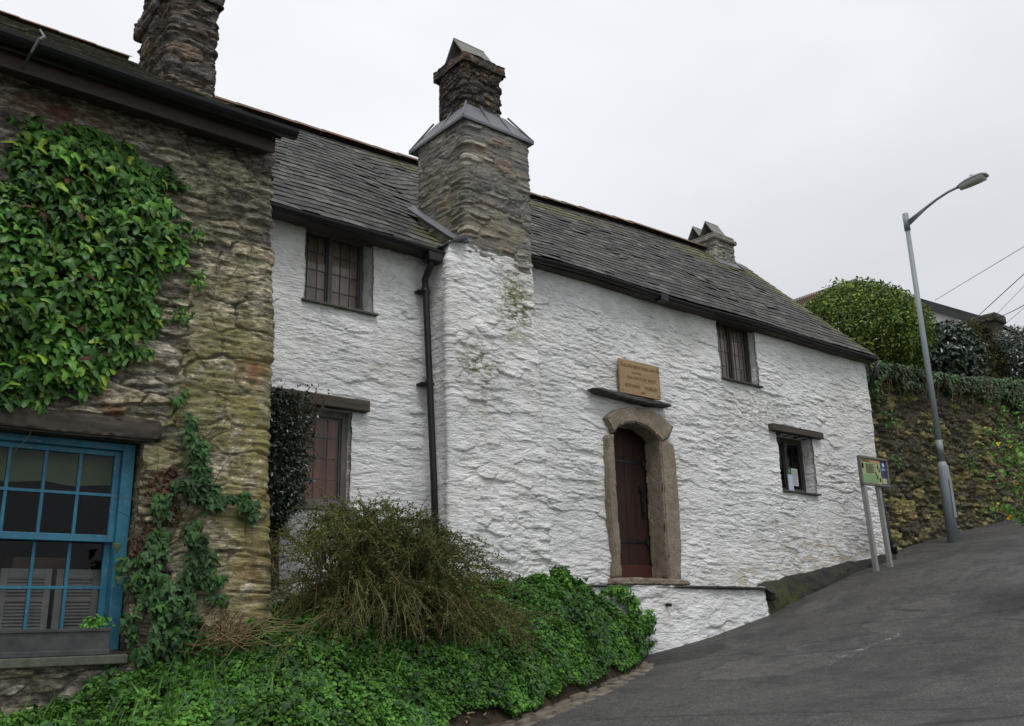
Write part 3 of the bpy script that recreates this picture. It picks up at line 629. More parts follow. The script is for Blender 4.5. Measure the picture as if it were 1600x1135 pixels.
# two slates leaned into a tent over the flue
def tent(m, x0, x1, yc, hw, z0, zh, th=.018):
    for s in (-1, 1):
        V = [(x, yc+s*d, z0+z) for x in (x0, x1) for d, z in ((hw, 0), (hw+th, 0), (-.006*1, zh+.012), (-.0+0, zh-.02))]
        m.add(V, [(0, 1, 2, 3), (7, 6, 5, 4), (0, 4, 5, 1), (1, 5, 6, 2), (2, 6, 7, 3), (3, 7, 4, 0)])
m = MB(); tent(m, 5.90, 6.38, 8.02, .19, 6.65, .30); m.build('flue_slate', M_FLUE, stack)
# shoulder flashings
m = MB()
def strip(m, pts, w, th=.012, up=(0, 0, 1)):
    pts = [Vector(p) for p in pts]; up = Vector(up)
    for a, b in zip(pts[:-1], pts[1:]):
        d = (b-a); s = d.cross(up).normalized()*w/2; n_ = s.cross(d).normalized()*th
        V = [a-s, a+s, b+s, b-s]; V = V+[v+n_ for v in V]; m.add(V, [(3, 2, 1, 0), (4, 5, 6, 7), (0, 1, 5, 4), (1, 2, 6, 5), (2, 3, 7, 6), (3, 0, 4, 7)])
strip(m, [(5.60, 7.50, 4.01), (5.50, 7.66, 3.97), (5.45, 7.95, 3.90)], .15, .018, (-.35, 0, 1))
strip(m, [(5.66, 7.46, 4.03), (5.56, 7.56, 4.0)], .19, .03, (-.35, 0, 1))
strip(m, [(5.71, 7.56, 4.02), (5.70, 7.80, 4.19), (5.69, 8.2, 4.50), (5.69, 8.62, 4.83)], .09, .02, (-.5, 0, 1))
m.build('flashing', M_LEAD, cot)

# roof
def eY(X): return np.interp(X, [2.6, 5.9, 6.3, 6.75, 16.2], [7.70, 7.70, 7.75, 8.40, 8.42])
def eZ(X): return np.interp(X, [2.6, 5.9, 6.3, 6.75, 9, 12, 16.2], [3.945, 3.90, 3.95, 4.58, 4.60, 4.61, 4.615])+.012*np.sin(X*1.7)
def rZ(X): return np.interp(X, [2.6, 3.6, 5.2, 6.9, 9.6, 12.5, 14.2, 16.2], [6.93, 6.93, 6.99, 7.04, 7.17, 7.34, 7.38, 7.36])
RY = 11.2
def roofP(X, t):
    a, b = eY(X), eZ(X); return a+(RY-a)*t, b+(rZ(X)-b)*t-.05*np.sin(pi*t)*np.sin(X*.55+1)**2-.02*np.sin(X*2.1)*np.sin(pi*t)
def slates(name, x0, x1, P, nrow, w, mat, parent, seed=1, skip=None, th=.011, over=.45, trend=None):
    r = np.random.default_rng(seed); V = []; F = []; cnt = 0
    for k in range(nrow):
        t0 = k/nrow; ww = w*(1.15-.35*t0); x = x0-r.uniform(0, ww)
        while x < x1:
            wi = ww*r.uniform(.65, 1.35); a, b = max(x, x0), min(x+wi-.006, x1)
            x += wi
            if b-a < .03: continue
            if skip is not None and skip((a+b)/2, t0): continue
            ta = t0-(r.uniform(.0, .005)+(.006 if r.random() < .06 else 0)); tb = min(t0+(1+over)/nrow, 1.0)
            lift = r.uniform(.0, .006)+(.012 if r.random() < .05 else 0); sk = r.normal(0, .0018)
            q = []
            for (xx, tt, hh) in ((a, ta-sk, 2.2*th+lift), (b, ta+sk, 2.2*th+lift+r.normal(0, .003)), (b, tb, th*.4), (a, tb, th*.4)):
                yy, zz = P(np.array(xx), tt); q.append((xx, float(yy), float(zz), hh))
            n_ = np.array([0, -.68, .73])
            top = [np.array([p[0], p[1], p[2]])+n_*p[3] for p in q]; bot = [p-n_*th for p in top]
            V += top+bot; o = cnt*8; F += [(o, o+1, o+2, o+3), (o+7, o+6, o+5, o+4), (o, o+4, o+5, o+1), (o+1, o+5, o+6, o+2), (o+3, o+2, o+6, o+7), (o, o+3, o+7, o+4)]; cnt += 1
    return fast(name, np.array(V), np.array(F), mat, parent)
slates('roof', 2.75, 6.2, roofP, 24, .24, M_SLATE, cot, 2, th=.007, skip=lambda x, t: x > 5.72 and t < .27 and t > -1 and x > 5.74)
slates('roof', 6.2, 15.98, lambda X, t: roofP(X, t), 22, .24, M_SLATE, cot, 3, th=.007, skip=lambda x, t: x < 6.70 and t < .3)
# under-roof boards and back slope
m = MB()
xs = np.linspace(2.75, 15.96, 60)
def rp(x, t, dn):
    y, z = roofP(np.array(x), t); return (x, float(y), float(z)-dn)
V = []; 
ts_ = [.004, .2, .4, .6, .8, 1.0]
for x in xs: V += [rp(x, t_, .035) for t_ in ts_]+[(x, 14.4, 4.4), rp(x, .004, .07)]
F = []; K_ = 8
for i in range(len(xs)-1):
    a_ = i*K_; b_ = a_+K_
    lo_ = 2 if 5.6 < xs[i] < 6.75 else 0
    F += [(a_+q_, b_+q_, b_+q_+1, a_+q_+1) for q_ in range(lo_, 6)]
    if not lo_: F.append((a_, a_+7, b_+7, b_))
m.add(V, F); m.build('roof_boards', M_DKFAS, cot)
m = MB()   # soffit and wall plate under the eaves
m.box(6.72, 15.86, 8.44, 8.66, 4.50, 4.54); m.box(2.76, 5.72, 7.74, 7.96, 3.86, 3.89); m.build('soffit', M_TIMBER, cot)
# ridge tiles
m = MB(); rr = random.Random(3); x = 2.7
while x < 15.9:
    L = .44; z = float(rZ(np.array(x+.2)))
    V = []
    for xx, dz in ((x, .0), (x+L+.012, rr.uniform(.004, .012))):
        for a in np.linspace(-1, 1, 7): V.append((xx, RY-.01+.15*a, z+.11*(1-abs(a)**1.6)-.02+dz))
    F = [(i, i+1, i+8, i+7) for i in range(6)]+[(0, 1, 2, 3, 4, 5, 6)]
    m.add(V, F)
    x += L
    if x > 15.0: break
m.build('ridge_tiles', M_RIDGE, cot)
# gutters: half round, with brackets
def gutter(m, pts, r=.055):
    n = 8
    V = []
    for p in pts:
        for j in range(n+1):
            a = pi+pi*j/n; V.append((p[0], p[1]+r*cos(a), p[2]+r*sin(a)))
        for j in range(n, -1, -1):
            a = pi+pi*j/n; V.append((p[0], p[1]+(r-.006)*cos(a), p[2]+(r-.006)*sin(a)))
    k = 2*(n+1)
    F = [(i*k+j, i*k+(j+1) % k, (i+1)*k+(j+1) % k, (i+1)*k+j) for i in range(len(pts)-1) for j in range(k)]
    F += [tuple(range(n+1)), tuple((len(pts)-1)*k+j for j in range(n+1))]
    m.add(V, F)
m = MB(); gx = np.linspace(2.75, 5.66, 24)
gutter(m, [(x, float(eY(x))-.03, float(eZ(x))-.035-.008*sin(x*2)) for x in gx], .06)
m.box(5.26, 5.44, 7.60, 7.74, 3.74, 3.84, bev=.012)
m.build('gutter', M_GUT, cot)
m = MB(); gx = np.linspace(6.76, 15.9, 60)
gutter(m, [(x, float(eY(x))-.01, float(eZ(x))-.045-.012*sin(x*1.3)) for x in gx], .055)
m.box(9.86, 10.02, 8.34, 8.47, 4.46, 4.56, bev=.01)
m.build('gutter', M_GUT, cot)
m = MB(); px_ = 5.325
m.tube([(px_, 7.66, 3.80), (px_, 7.68, 3.70), (px_+.005, 7.79, 3.58), (px_+.01, 7.78, 3.45), (px_+.03, 7.745, 2.6), (px_+.055, 7.69, 1.4), (px_+.07, 7.65, .2)], .036, 10)
for z, dx in ((3.45, .01), (2.42, .034), (1.0, .062)): yp_ = 7.65+.13*(z-.2)/3.25+.01; m.tube([(px_+dx, yp_, z-.035), (px_+dx, yp_, z+.035)], .045, 10); m.box(px_+dx-.07, px_+dx+.07, yp_+.005, 7.9, z-.012, z+.012)
m.build('downpipe', M_GUT, cot, True)
m = MB(); m.tube([(16.0, 8.42, 4.50), (16.0, 8.55, 4.25), (15.99, 8.72, 3.9), (15.98, 8.75, 2.5), (15.95, 8.62, 1.3), (15.95, 8.55, 1.0)], .05, 10)
for z in (3.6, 2.2, 1.12): m.tube([(15.97, 8.70 if z > 1.5 else 8.58, z-.04), (15.97, 8.70 if z > 1.5 else 8.58, z+.04)], .068, 10)
m.build('downpipe', M_GUT, cot, True)

# small stack on the far end of the ridge
es = shell('chimney', [(14.62, 11.45), (14.62, 10.86), (15.26, 10.86), (15.26, 11.45)], 6.6, 7.60, cfn(41, .018, .16, .07), M_CHIM, cot, .016, .014, closed=True, rc=.03)
m = MB(); m.box(14.56, 15.32, 10.80, 11.51, 7.50, 7.60, bev=.03); m.box(14.60, 15.28, 10.84, 11.47, 7.60, 7.67, bev=.03); m.build('chimney_cap', M_CHIM, es)
m = MB(); tent(m, 14.58, 15.02, 11.03, .15, 7.67, .27); tent(m, 14.58, 15.02, 11.36, .15, 7.67, .27); m.build('flue_slate', M_FLUE, es)
m = MB(); strip(m, [(14.50, 10.80, 7.00), (15.36, 10.80, 7.01)], .26, .015, (0, -.75, .66)); strip(m, [(15.38, 10.7, 6.95), (15.38, 11.2, 7.42)], .16, .015); m.build('flashing', M_LEAD, es)

# leaded windows
def leaded(name, x0, x1, z0, z1, y, lights, parent, rows=4, cols=3, fm=M_DARKW, curt=M_CURT, fw=.05, sill=True, lab=None, gl=M_GLASS, room=.5):
    m = MB(); m.box(x0, x0+fw, y-.03, y+.05, z0, z1, bev=.006); m.box(x1-fw, x1, y-.03, y+.05, z0, z1, bev=.006)
    m.box(x0+fw, x1-fw, y-.028, y+.048, z1-fw, z1, bev=.006); m.box(x0+fw, x1-fw, y-.032, y+.052, z0, z0+fw, bev=.006)
    W_ = (x1-x0-2*fw); lw = W_/lights
    for i in range(1, lights): m.box(x0+fw+i*lw-.022, x0+fw+i*lw+.022, y-.034, y+.046, z0+fw, z1-fw, bev=.005)
    w = m.build(name, fm, parent)
    if lab: w['label'] = lab
    for i in range(lights):
        a, b = x0+fw+i*lw+(.022 if i else 0), x0+fw+(i+1)*lw-(.022 if i < lights-1 else 0)
        c = MB(); g_ = .016
        c.box(a, a+g_, y-.004, y+.018, z0+fw, z1-fw); c.box(b-g_, b, y-.004, y+.018, z0+fw, z1-fw); c.box(a+g_, b-g_, y-.003, y+.017, z0+fw, z0+fw+g_); c.box(a+g_, b-g_, y-.003, y+.017, z1-fw-g_, z1-fw)
        for k in range(1, cols): xx = a+(b-a)*k/cols; c.box(xx-.004, xx+.004, y-.002, y+.012, z0+fw, z1-fw)
        for k in range(1, rows): zz = z0+fw+(z1-z0-2*fw)*k/rows; c.box(a, b, y-.0035, y+.0135, zz-.004, zz+.004)
        c.build('lead_cames', M_CAME, w)
        rr = random.Random(int(a*100)); p = MB()
        for k in range(cols):
            for r_ in range(rows):
                xa, xb = a+(b-a)*k/cols, a+(b-a)*(k+1)/cols; za, zb_ = z0+fw+(z1-z0-2*fw)*r_/rows, z0+fw+(z1-z0-2*fw)*(r_+1)/rows
                t1, t2 = rr.uniform(-.0022, .0022), rr.uniform(-.0022, .0022)
                p.add([(xa, y+.004+t1+t2, za), (xb, y+.004-t1+t2, za), (xb, y+.004-t1-t2, zb_), (xa, y+.004+t1-t2, zb_)], [(0, 1, 2, 3)])
        p.build('pane', gl, w)
    if curt is not None:
        c = MB(); n_ = 60; V = []
        for i in range(n_+1):
            xx = x0+(x1-x0)*i/n_; yy = y+.058+.010*sin(i*1.3)+.006*sin(i*.6+1); V += [(xx, yy, z0), (xx, yy, z1)]
        c.add(V, [(2*i, 2*i+2, 2*i+3, 2*i+1) for i in range(n_)]); c.build('curtain', curt, w, True)
    r_ = MB(); ya, yb = y+.052, y+.05+room
    r_.add([(x0, ya, z0), (x1, ya, z0), (x1, ya, z1), (x0, ya, z1), (x0-.1, yb, z0-.1), (x1+.1, yb, z0-.1), (x1+.1, yb, z1+.1), (x0-.1, yb, z1+.1)], [(4, 5, 6, 7), (0, 1, 5, 4), (1, 2, 6, 5), (2, 3, 7, 6), (3, 0, 4, 7)])
    r_.build('room_recess', M_DARK, w)
    return w
w1 = leaded('window', 3.95, 4.76, 3.10, 3.97, 8.13, 2, cot, 4, 3, M_TIMB2, M_CURT, .045)
m = MB(); m.box(3.93, 4.79, 7.84, 8.10, 3.075, 3.10, bev=.006); m.build('sill', M_SILL, w1)
w2 = leaded('window', 3.98, 4.53, 1.09, 2.03, 7.985, 1, cot, 4, 3, M_TIMB2, M_CURT2, .065)
m = MB(); m.box(3.54, 4.69, 7.80, 7.99, 2.035, 2.15, Matrix.Identity(4), .012); m.build('lintel', M_TIMBER, w2)
m = MB(); m.box(3.93, 4.58, 7.82, 7.98, 1.045, 1.09, bev=.008); m.build('sill', M_TIMB2, w2)
w3 = leaded('window', 11.46, 12.44, 3.575, 4.60, 8.76, 2, cot, 4, 4, M_DARKW, M_CURT, .05)
m = MB(); m.box(11.42, 12.46, 8.54, 8.74, 3.55, 3.578, bev=.006); m.build('sill', M_SLEDGE, w3)
w4 = leaded('window', 12.75, 13.80, 1.93, 2.85, 8.84, 2, cot, 1, 1, M_DARKW, None, .07, gl=M_GLASSD, room=.8)
m = MB(); m.box(12.55, 14.0, 8.50, 8.78, 2.86, 2.975, Matrix.Identity(4), .012); m.build('lintel', M_TIMBER, w4)
m = MB(); m.box(12.74, 13.80, 8.54, 8.80, 1.895, 1.925, bev=.006); m.build('sill', M_SLEDGE, w4)
def notice(name, x0, x1, z0, z1, y, lab, base, bars, extra=None):
    o = empty(name, (x0, y, z0), lab, 'notice'); m = MB(); m.box(x0, x1, y, y+.003, z0, z1); m.build('paper', base, o)
    m = MB()
    for (a, b, c, d) in bars: m.box(x0+(x1-x0)*a, x0+(x1-x0)*b, y-.002, y, z0+(z1-z0)*c, z0+(z1-z0)*d)
    m.build('printing', extra or M_DKFAS, o)
M_PAPER = plain('paper', (.62, .64, .62), (.55, .57, .56), 20, .8, .2, 0); M_PBLUE = plain('blue_paper', (.42, .48, .62), (.36, .42, .58), 20, .8, .2, 0); M_PGRN = plain('green_print', (.05, .25, .07), (.03, .16, .05), 30, .7, .2, 0)
bars = [(.1, .9-.2*((i*7) % 3)/3, .08+i*.09, .12+i*.09) for i in range(9)]
M_INK = plain('faint_ink', (.30, .30, .30), (.36, .36, .36), 20, .8, .2, 0)
notice('notice', 13.42, 13.60, 2.07, 2.36, 8.825, 'white notice sheet inside the small window under the dark lintel', M_PAPER, bars, M_INK)
notice('notice', 13.30, 13.40, 2.03, 2.37, 8.822, 'green and white notice strip beside the white sheet in the small window', M_PGRN, [(.0, 1, 0, .1), (.2, .6, .5, .56), (.3, .8, .8, .84)], M_PAPER)
notice('notice', 13.12, 13.26, 1.93, 2.22, 8.70, 'pale blue card leaning at the left of the small window', M_PBLUE, bars, M_PAPER)

# door and its granite surround
m = MB()
for i in range(6):
    a = 8.86+i*.19; m.box(a+.003, a+.187, 8.86, 8.905, .50, 2.62, bev=.005)
dr = m.build('door', plain('dark_red_oak', (.036, .014, .010), (.015, .008, .006), 4, .65, .3, .4, 40, stretch=(1, 1, .2)), cot)
m = MB(); m.box(8.88, 9.90, 8.835, 8.858, .50, .70, bev=.006); m.build('kick_board', plain('red_board', (.07, .02, .014), (.05, .016, .012), 7, .6, .3, .2, 30), dr)
for z in (1.0, 2.1): m = MB(); m.box(9.0, 9.84, 8.852, 8.862, z, z+.035); m.tube([(9.80, 8.84, z-.03), (9.80, 8.84, z+.07)], .02, 8); m.build('hinge', M_GUT, dr)
m = MB(); m.tube([(9.74, 8.86, 1.75), (9.74, 8.83, 1.75)], .055, 12); m.box(9.72, 9.76, 8.84, 8.87, 1.35, 1.7); m.tube([(9.74, 8.85, 1.40), (9.74, 8.79, 1.43), (9.74, 8.79, 1.55), (9.74, 8.85, 1.58)], .012, 6); m.build('handle', M_GUT, dr)
m = MB(); m.add([(8.8, 8.95, .4), (10.0, 8.95, .4), (10.0, 8.95, 2.8), (8.8, 8.95, 2.8)], [(0, 1, 2, 3)]); m.build('door_backing', M_DARK, dr)
def rough_block(name, prof, y0, y1, mat, parent, seed=0, amp=.012, inner=None, res=.03):
    """extrude a closed XZ outline from y0 (front) to y1, then roughen"""
    import bmesh
    bm = bmesh.new(); vs = [bm.verts.new((p[0], y0, p[1])) for p in prof]; f = bm.faces.new(vs)
    r = bmesh.ops.extrude_face_region(bm, geom=[f]); ev = [v for v in r['geom'] if isinstance(v, bmesh.types.BMVert)]
    for v in ev: v.co.y = y1
    bmesh.ops.recalc_face_normals(bm, faces=bm.faces)
    bmesh.ops.bevel(bm, geom=[e for e in bm.edges if e.calc_length() > .02], offset=.014, segments=2, affect='EDGES')
    bmesh.ops.triangulate(bm, faces=bm.faces)
    for _ in range(4):
        es_ = [e for e in bm.edges if e.calc_length() > res*1.6]
        if not es_: break
        bmesh.ops.subdivide_edges(bm, edges=es_, cuts=1); bmesh.ops.triangulate(bm, faces=[f_ for f_ in bm.faces if len(f_.verts) > 3])
    bm.normal_update()
    for v in bm.verts:
        a = np.array([v.co.x+v.co.y*.7]); b = np.array([v.co.z+v.co.y*.4]); d = amp*float(fbm(a*6, b*6, seed, 3)[0])+amp*.5*float(fbm(a*25, b*25, seed+3, 2)[0]); v.co += v.normal*d
    off = wbase(parent); 
    for v in bm.verts: v.co -= Vector(off)
    me = bpy.data.meshes.new(name); bm.to_mesh(me); bm.free(); me.polygons.foreach_set('use_smooth', [True]*len(me.polygons))
    return link(name, me, parent, mat)
sur = rough_block('arch_stone', [(8.755, 2.60), (8.96, 2.74), (9.21, 2.80), (9.45, 2.83), (9.68, 2.82), (9.90, 2.76), (10.135, 2.63), (10.00, 2.46), (9.88, 2.37), (9.76, 2.46), (9.55, 2.56), (9.36, 2.60), (9.18, 2.58), (9.0, 2.50), (8.90, 2.40)], 8.50, 8.80, M_GRAN, cot, 1, .013)
rough_block('jamb', [(8.76, .50), (8.80, .80), (8.745, 1.2), (8.735, 1.8), (8.75, 2.36), (8.90, 2.40), (8.885, 1.9), (8.90, 1.2), (8.905, .50)], 8.50, 8.84, M_GRAN, cot, 2, .011)
rough_block('jamb', [(9.83, .50), (9.82, 1.3), (9.835, 2.0), (9.83, 2.42), (9.86, 2.46), (10.12, 2.36), (10.15, 1.6), (10.12, .9), (10.07, .46), (9.86, .46)], 8.51, 8.84, M_GRAN, cot, 3, .011)
rough_block('threshold', [(8.70, .42), (8.72, .50), (9.2, .515), (10.0, .50), (10.16, .49), (10.18, .42)], 8.44, 8.95, M_GRAN, cot, 4, .015)
# white plinth below the door
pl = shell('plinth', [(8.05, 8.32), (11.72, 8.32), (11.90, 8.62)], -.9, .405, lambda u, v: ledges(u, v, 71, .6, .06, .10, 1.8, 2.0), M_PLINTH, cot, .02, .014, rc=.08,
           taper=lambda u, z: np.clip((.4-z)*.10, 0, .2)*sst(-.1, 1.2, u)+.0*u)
rough_block('plinth_coping', [(8.0, .385), (8.0, .41), (9.5, .405), (10.5, .41), (11.6, .395), (11.88, .37), (11.92, .25), (11.84, .20), (11.78, .36), (9.0, .38)], 8.275, 8.62, M_SLEDGE, cot, 6, .010)
m = MB(); m.tube([(9.48, 8.22, .16), (9.48, 8.4, .17)], .022, 10); m.tube([(9.48, 8.218, .16), (9.48, 8.216, .16)], .015, 8); m.build('weep_pipe', M_GUT, cot)
# tarred footing right of the plinth, rough rock
V = []; xs = np.linspace(11.75, 15.9, 150); ts = np.linspace(0, 1, 16)
XX, TT = np.meshgrid(xs, ts, indexing='ij'); zr0 = zroad(XX, XX*0+8.4)-.05
hgt = np.interp(XX, [11.75, 12.0, 12.6, 13.6, 14.6, 15.9], [.40, .42, .36, .25, .17, .10]); zt = zr0+.05+hgt
YY = 8.62-.02-(.20*np.sin(pi*.5*TT)**.7)*np.interp(XX, [11.75, 13, 15.9], [1.2, 1, .6])-.04*fbm(XX*3, TT*2, 5)-.02*fbm(XX*12, TT*6, 6)
ZZ = zt+(zr0-zt)*TT**1.3+.03*fbm(XX*4, TT*2, 7)
i = np.arange(XX.size).reshape(XX.shape); V = np.stack([XX, YY, ZZ], -1).reshape(-1, 3); F = np.stack([i[:-1, :-1], i[:-1, 1:], i[1:, 1:], i[1:, :-1]], -1).reshape(-1, 4)
g = G('tarred_mossy_rock', .85, .25); b_ = g.mix(g.ramp(g.noise(4, 5, .7), [(.4, 0.), (.6, 1.)]), (.02, .02, .021), (.035, .034, .025))
b_ = g.mix(g.ma('MULTIPLY', g.near((12.3, 8.4, .25), (.9, .6, .35)), g.ramp(g.noise(7, 5, .7), [(.42, 0.), (.55, 1.)])), b_, (.05, .06, .015)); g.set('Base Color', b_); g.bump(g.noise(20, 5, .7), .8, .02)
fast('footing', V, F, g.m, cot, True)

# slate drip ledge over the door and the wooden plaque
led = rough_block('drip_ledge', [(8.47, 2.96), (8.60, 2.975), (9.1, 2.955), (9.7, 2.95), (10.02, 2.94), (10.03, 2.90), (9.6, 2.87), (9.0, 2.89), (8.6, 2.93)], 8.42, 8.64, M_SLEDGE, cot, 9, .01)
g = G('varnished_plaque', .5, .35); v = g.mapv(g.pos(), (.3, 1, 3.5)); b_ = g.mix(g.ramp(g.noise(7, 5, .6, v, 1.0), [(.35, 0.), (.65, 1.)]), (.36, .245, .13), (.26, .17, .085)); g.set('Base Color', b_); g.bump(g.noise(20, 4, .6, v), .15, .003)
pq = empty('plaque', (9.04, 8.5, 2.985), 'varnished wooden plaque with carved lettering fixed above the doorway', 'plaque')
m = MB(); m.box(9.04, 9.87, 8.485, 8.515, 2.985, 3.475, bev=.005); m.build('board', g.m, pq)
for x_ in (9.10, 9.78): m = MB(); m.box(x_, x_+.03, 8.515, 8.60, 3.0, 3.45); m.build('batten', M_TIMBER, pq)
for x_, z_ in ((9.085, 3.03), (9.085, 3.43), (9.825, 3.03), (9.825, 3.43)): m = MB(); m.tube([(x_, 8.486, z_), (x_, 8.480, z_)], .009, 8); m.build('screw', M_GUT, pq)
M_CARVE = plain('carved_letter', (.15, .075, .03), (.21, .11, .05), 30, .7, .2, 0)
def text(body, x, y, z, size, parent, mat, rotz=0, name='lettering', ext=.0015, align='CENTER'):
    c = bpy.data.curves.new(name, 'FONT'); c.body = body; c.size = size; c.extrude = ext; c.align_x = align; c.resolution_u = 2
    t_ = bpy.data.objects.new('tmp', c); C.objects.link(t_); bpy.context.view_layer.update(); me = bpy.data.meshes.new_from_object(t_.evaluated_get(bpy.context.evaluated_depsgraph_get())); bpy.data.objects.remove(t_); me.materials.clear(); me.materials.append(mat); o = bpy.data.objects.new(name, me); C.objects.link(o)
    if parent is not None: o.parent = parent
    o.location = Vector((x, y, z))-Vector(wbase(parent)); o.rotation_euler = (pi/2, 0, rotz); return o
for s_, x_, z_, sz in (('THIS ANCIENT WELL HOUSE', 9.46, 3.37, .062), ('IS IN THE', 9.38, 3.29, .045), ('15th CENTURY BUILT', 9.48, 3.21, .064), ('RESTORED     MUSEUM', 9.46, 3.09, .064), ('1967', 9.50, 3.02, .05)):
    text(s_, x_, 8.4835, z_, sz, pq, M_CARVE)

# ------------------------------------------------------------------ LEFT (IVY) HOUSE
lh = empty('stone_house', (1.5, 6.8, -.6), 'brown rubble stone house with yellow lichen quoins and a blue sash window', 'house')
YL = 6.80
def lhfn(u, v):
    q = lambda a, b: np.where(v < 2.9, sst(3.12-.42, 3.12+.32, a), 0)*1.2
    return rubble(u, v, 101, .27, .072, .034, .034, .012, .035, .74, 1.5, q, .0, .35)
lw = shell('wall', [(-.6, YL), (3.06, YL), (3.06, 7.9)], -1.1, 4.02, lhfn, M_LHOUSE, lh, .0125, .0095, openings=[(1.55, 2.78, -.13, 1.31)], depth=.20, rc=.05,
           taper=lambda u, z: np.clip((3.6-z)*.045, 0, .2)*sst(2.7, 3.7, u))
shell('wall', [(-3.6, YL), (-.58, YL)], -2.2, 4.02, lambda u, v: rubble(u, v, 103, .27, .072, .034, .034, .012, .035, .74, 1.5, None, .0, .35), M_LHOUSE, lh, .05, .03)
shell('gable_wall', [(3.04, 7.85), (3.04, 15)], -.8, 7.0, lambda u, v: rubble(u, v, 104, .27, .072, .034, .034, .012, .035, .74, 1.5, None, .0, .35), M_LHOUSE, lh, .06, .04, top=lambda u: 4.8+np.minimum(u*.667, np.maximum(0, 6.6-u)*.667))
def lroofP(X, t): return 6.50+(11.2-6.50)*t+0*X, 3.985+(7.12-3.985)*t-.02*np.sin(X*2)*np.sin(pi*t)+0*X
slates('roof', -3.6, 3.02, lroofP, 30, .26, M_LSLATE, lh, 9, th=.009)
m = MB(); m.add([(-3.6, 6.50, 3.93), (3.0, 6.50, 3.93), (3.0, 11.2, 7.05), (-3.6, 11.2, 7.05), (-3.6, 15.4, 4.2), (3.0, 15.4, 4.2), (-3.6, 6.5, 3.9), (3.0, 6.5, 3.9), (3.0, 11.2, 7.0)], [(0, 1, 2, 3), (3, 2, 5, 4), (0, 6, 7, 1), (1, 7, 8, 2)])
m.build('roof_boards', M_DKFAS, lh)
m = MB(); x = -3.6; rr = random.Random(9)
while x < 2.6:
    V = []
    for xx, dz in ((x, 0), (x+.455, .008)):
        for a in np.linspace(-1, 1, 7): V.append((xx, 11.2+.13*a, 7.11+.085*(1-abs(a)**1.6)+dz))
    m.add(V, [(i, i+1, i+8, i+7) for i in range(6)]+[(0, 1, 2, 3, 4, 5, 6)]); x += .44
m.build('ridge_tiles', M_RIDGE, lh)
m = MB(); gutter(m, [(x, 6.44, 3.975+.006*sin(x*2)) for x in np.linspace(-3.6, 3.10, 40)], .07)
m.build('gutter', M_GUT, lh)
m = MB(); m.box(-3.6, 2.98, 6.56, 6.585, 3.80, 3.98, bev=.004); m.box(-3.6, 2.98, 6.585, 6.86, 3.86, 3.88); m.build('fascia', M_FASCIA, lh)
m = MB(); pts = [(1.06, 6.60, 3.82), (1.07, 6.36, 3.86), (1.10, 6.33, 3.96), (1.15, 6.44, 4.06), (1.24, 6.9, 4.34), (1.32, 7.6, 4.84)]; m.tube(pts, .009, 6); m.build('cable', M_CAME, lh)
lc = shell('chimney', [(2.53, 9.02), (2.53, 8.02), (2.94, 8.02), (2.94, 9.02)], 4.7, 6.85, cfn(131, .036, .22, .055), M_LCHIM, lh, .013, .011, closed=True, rc=.04)
m2 = MB(); m2.box(2.56, 2.91, 8.05, 8.99, 6.7, 6.85); m2.build('flue_top', M_LCHIM, lc)
# cap ledge only on the upper stack
shell('chimney_cap', [(2.46, 9.09), (2.46, 7.97), (2.99, 7.97), (2.99, 9.09)], 6.04, 6.20, lambda u, v: rubble(u, v, 133, .25, .15, .02, .01, .008, .012, .9, .6), M_LCHIM, lc, .012, .011, closed=True, rc=.04)
m = MB(); m.box(2.49, 2.96, 8.0, 9.06, 6.05, 6.19); m.build('cap_core', M_LCHIM, lc)
# timber lintel
rough_block('lintel', [(.85, 1.31), (.85, 1.47), (1.6, 1.465), (2.29, 1.475), (2.31, 1.315), (1.6, 1.30)], YL-.075, YL+.12, M_TIMBER, lh, 12, .012)
# sash window
m = MB(); X0, X1, Z0, Z1 = 1.0, 2.165, -.13, 1.30; yf = 6.90
m.box(X1-.085, X1, yf-.03, yf+.14, Z0, Z1, bev=.005); m.box(X0, X0+.085, yf-.03, yf+.14, Z0, Z1, bev=.005); m.box(X0+.085, X1-.085, yf-.028, yf+.138, Z1-.05, Z1, bev=.005); m.box(X0+.085, X1-.085, yf-.04, yf+.138, Z0, Z0+.04, bev=.005)
sw = m.build('window', M_BLUE, lh); sw['label'] = 'blue painted sash window'
xs0, xs1 = X0+.085, X1-.085
def sash(z0, z1, y, rows, bot):
    m = MB(); s = .045
    m.box(xs0, xs0+s, y, y+.045, z0, z1, bev=.004); m.box(xs1-s, xs1, y, y+.045, z0, z1, bev=.004); m.box(xs0+s, xs1-s, y+.001, y+.044, z1-.04, z1, bev=.004); m.box(xs0+s, xs1-s, y+.001, y+.044, z0, z0+bot, bev=.004)
    w = (xs1-xs0-2*s)/4
    for k in range(1, 4): m.box(xs0+s+k*w-.011, xs0+s+k*w+.011, y+.006, y+.04, z0+bot, z1-.04, bev=.003)
    h = (z1-.04-z0-bot)/rows
    for k in range(1, rows): m.box(xs0+s, xs1-s, y+.004, y+.038, z0+bot+k*h-.011, z0+bot+k*h+.011, bev=.003)
    m.build('sash', M_BLUE, sw)
    p = MB(); p.add([(xs0+s, y+.022, z0+bot), (xs1-s, y+.022, z0+bot), (xs1-s, y+.022, z1-.04), (xs0+s, y+.022, z1-.04)], [(0, 1, 2, 3)]); p.build('pane', M_GLASSD, sw)
sash(.60, Z1-.05, yf+.01, 2, .05); sash(Z0+.04, .64, yf+.06, 2, .07)
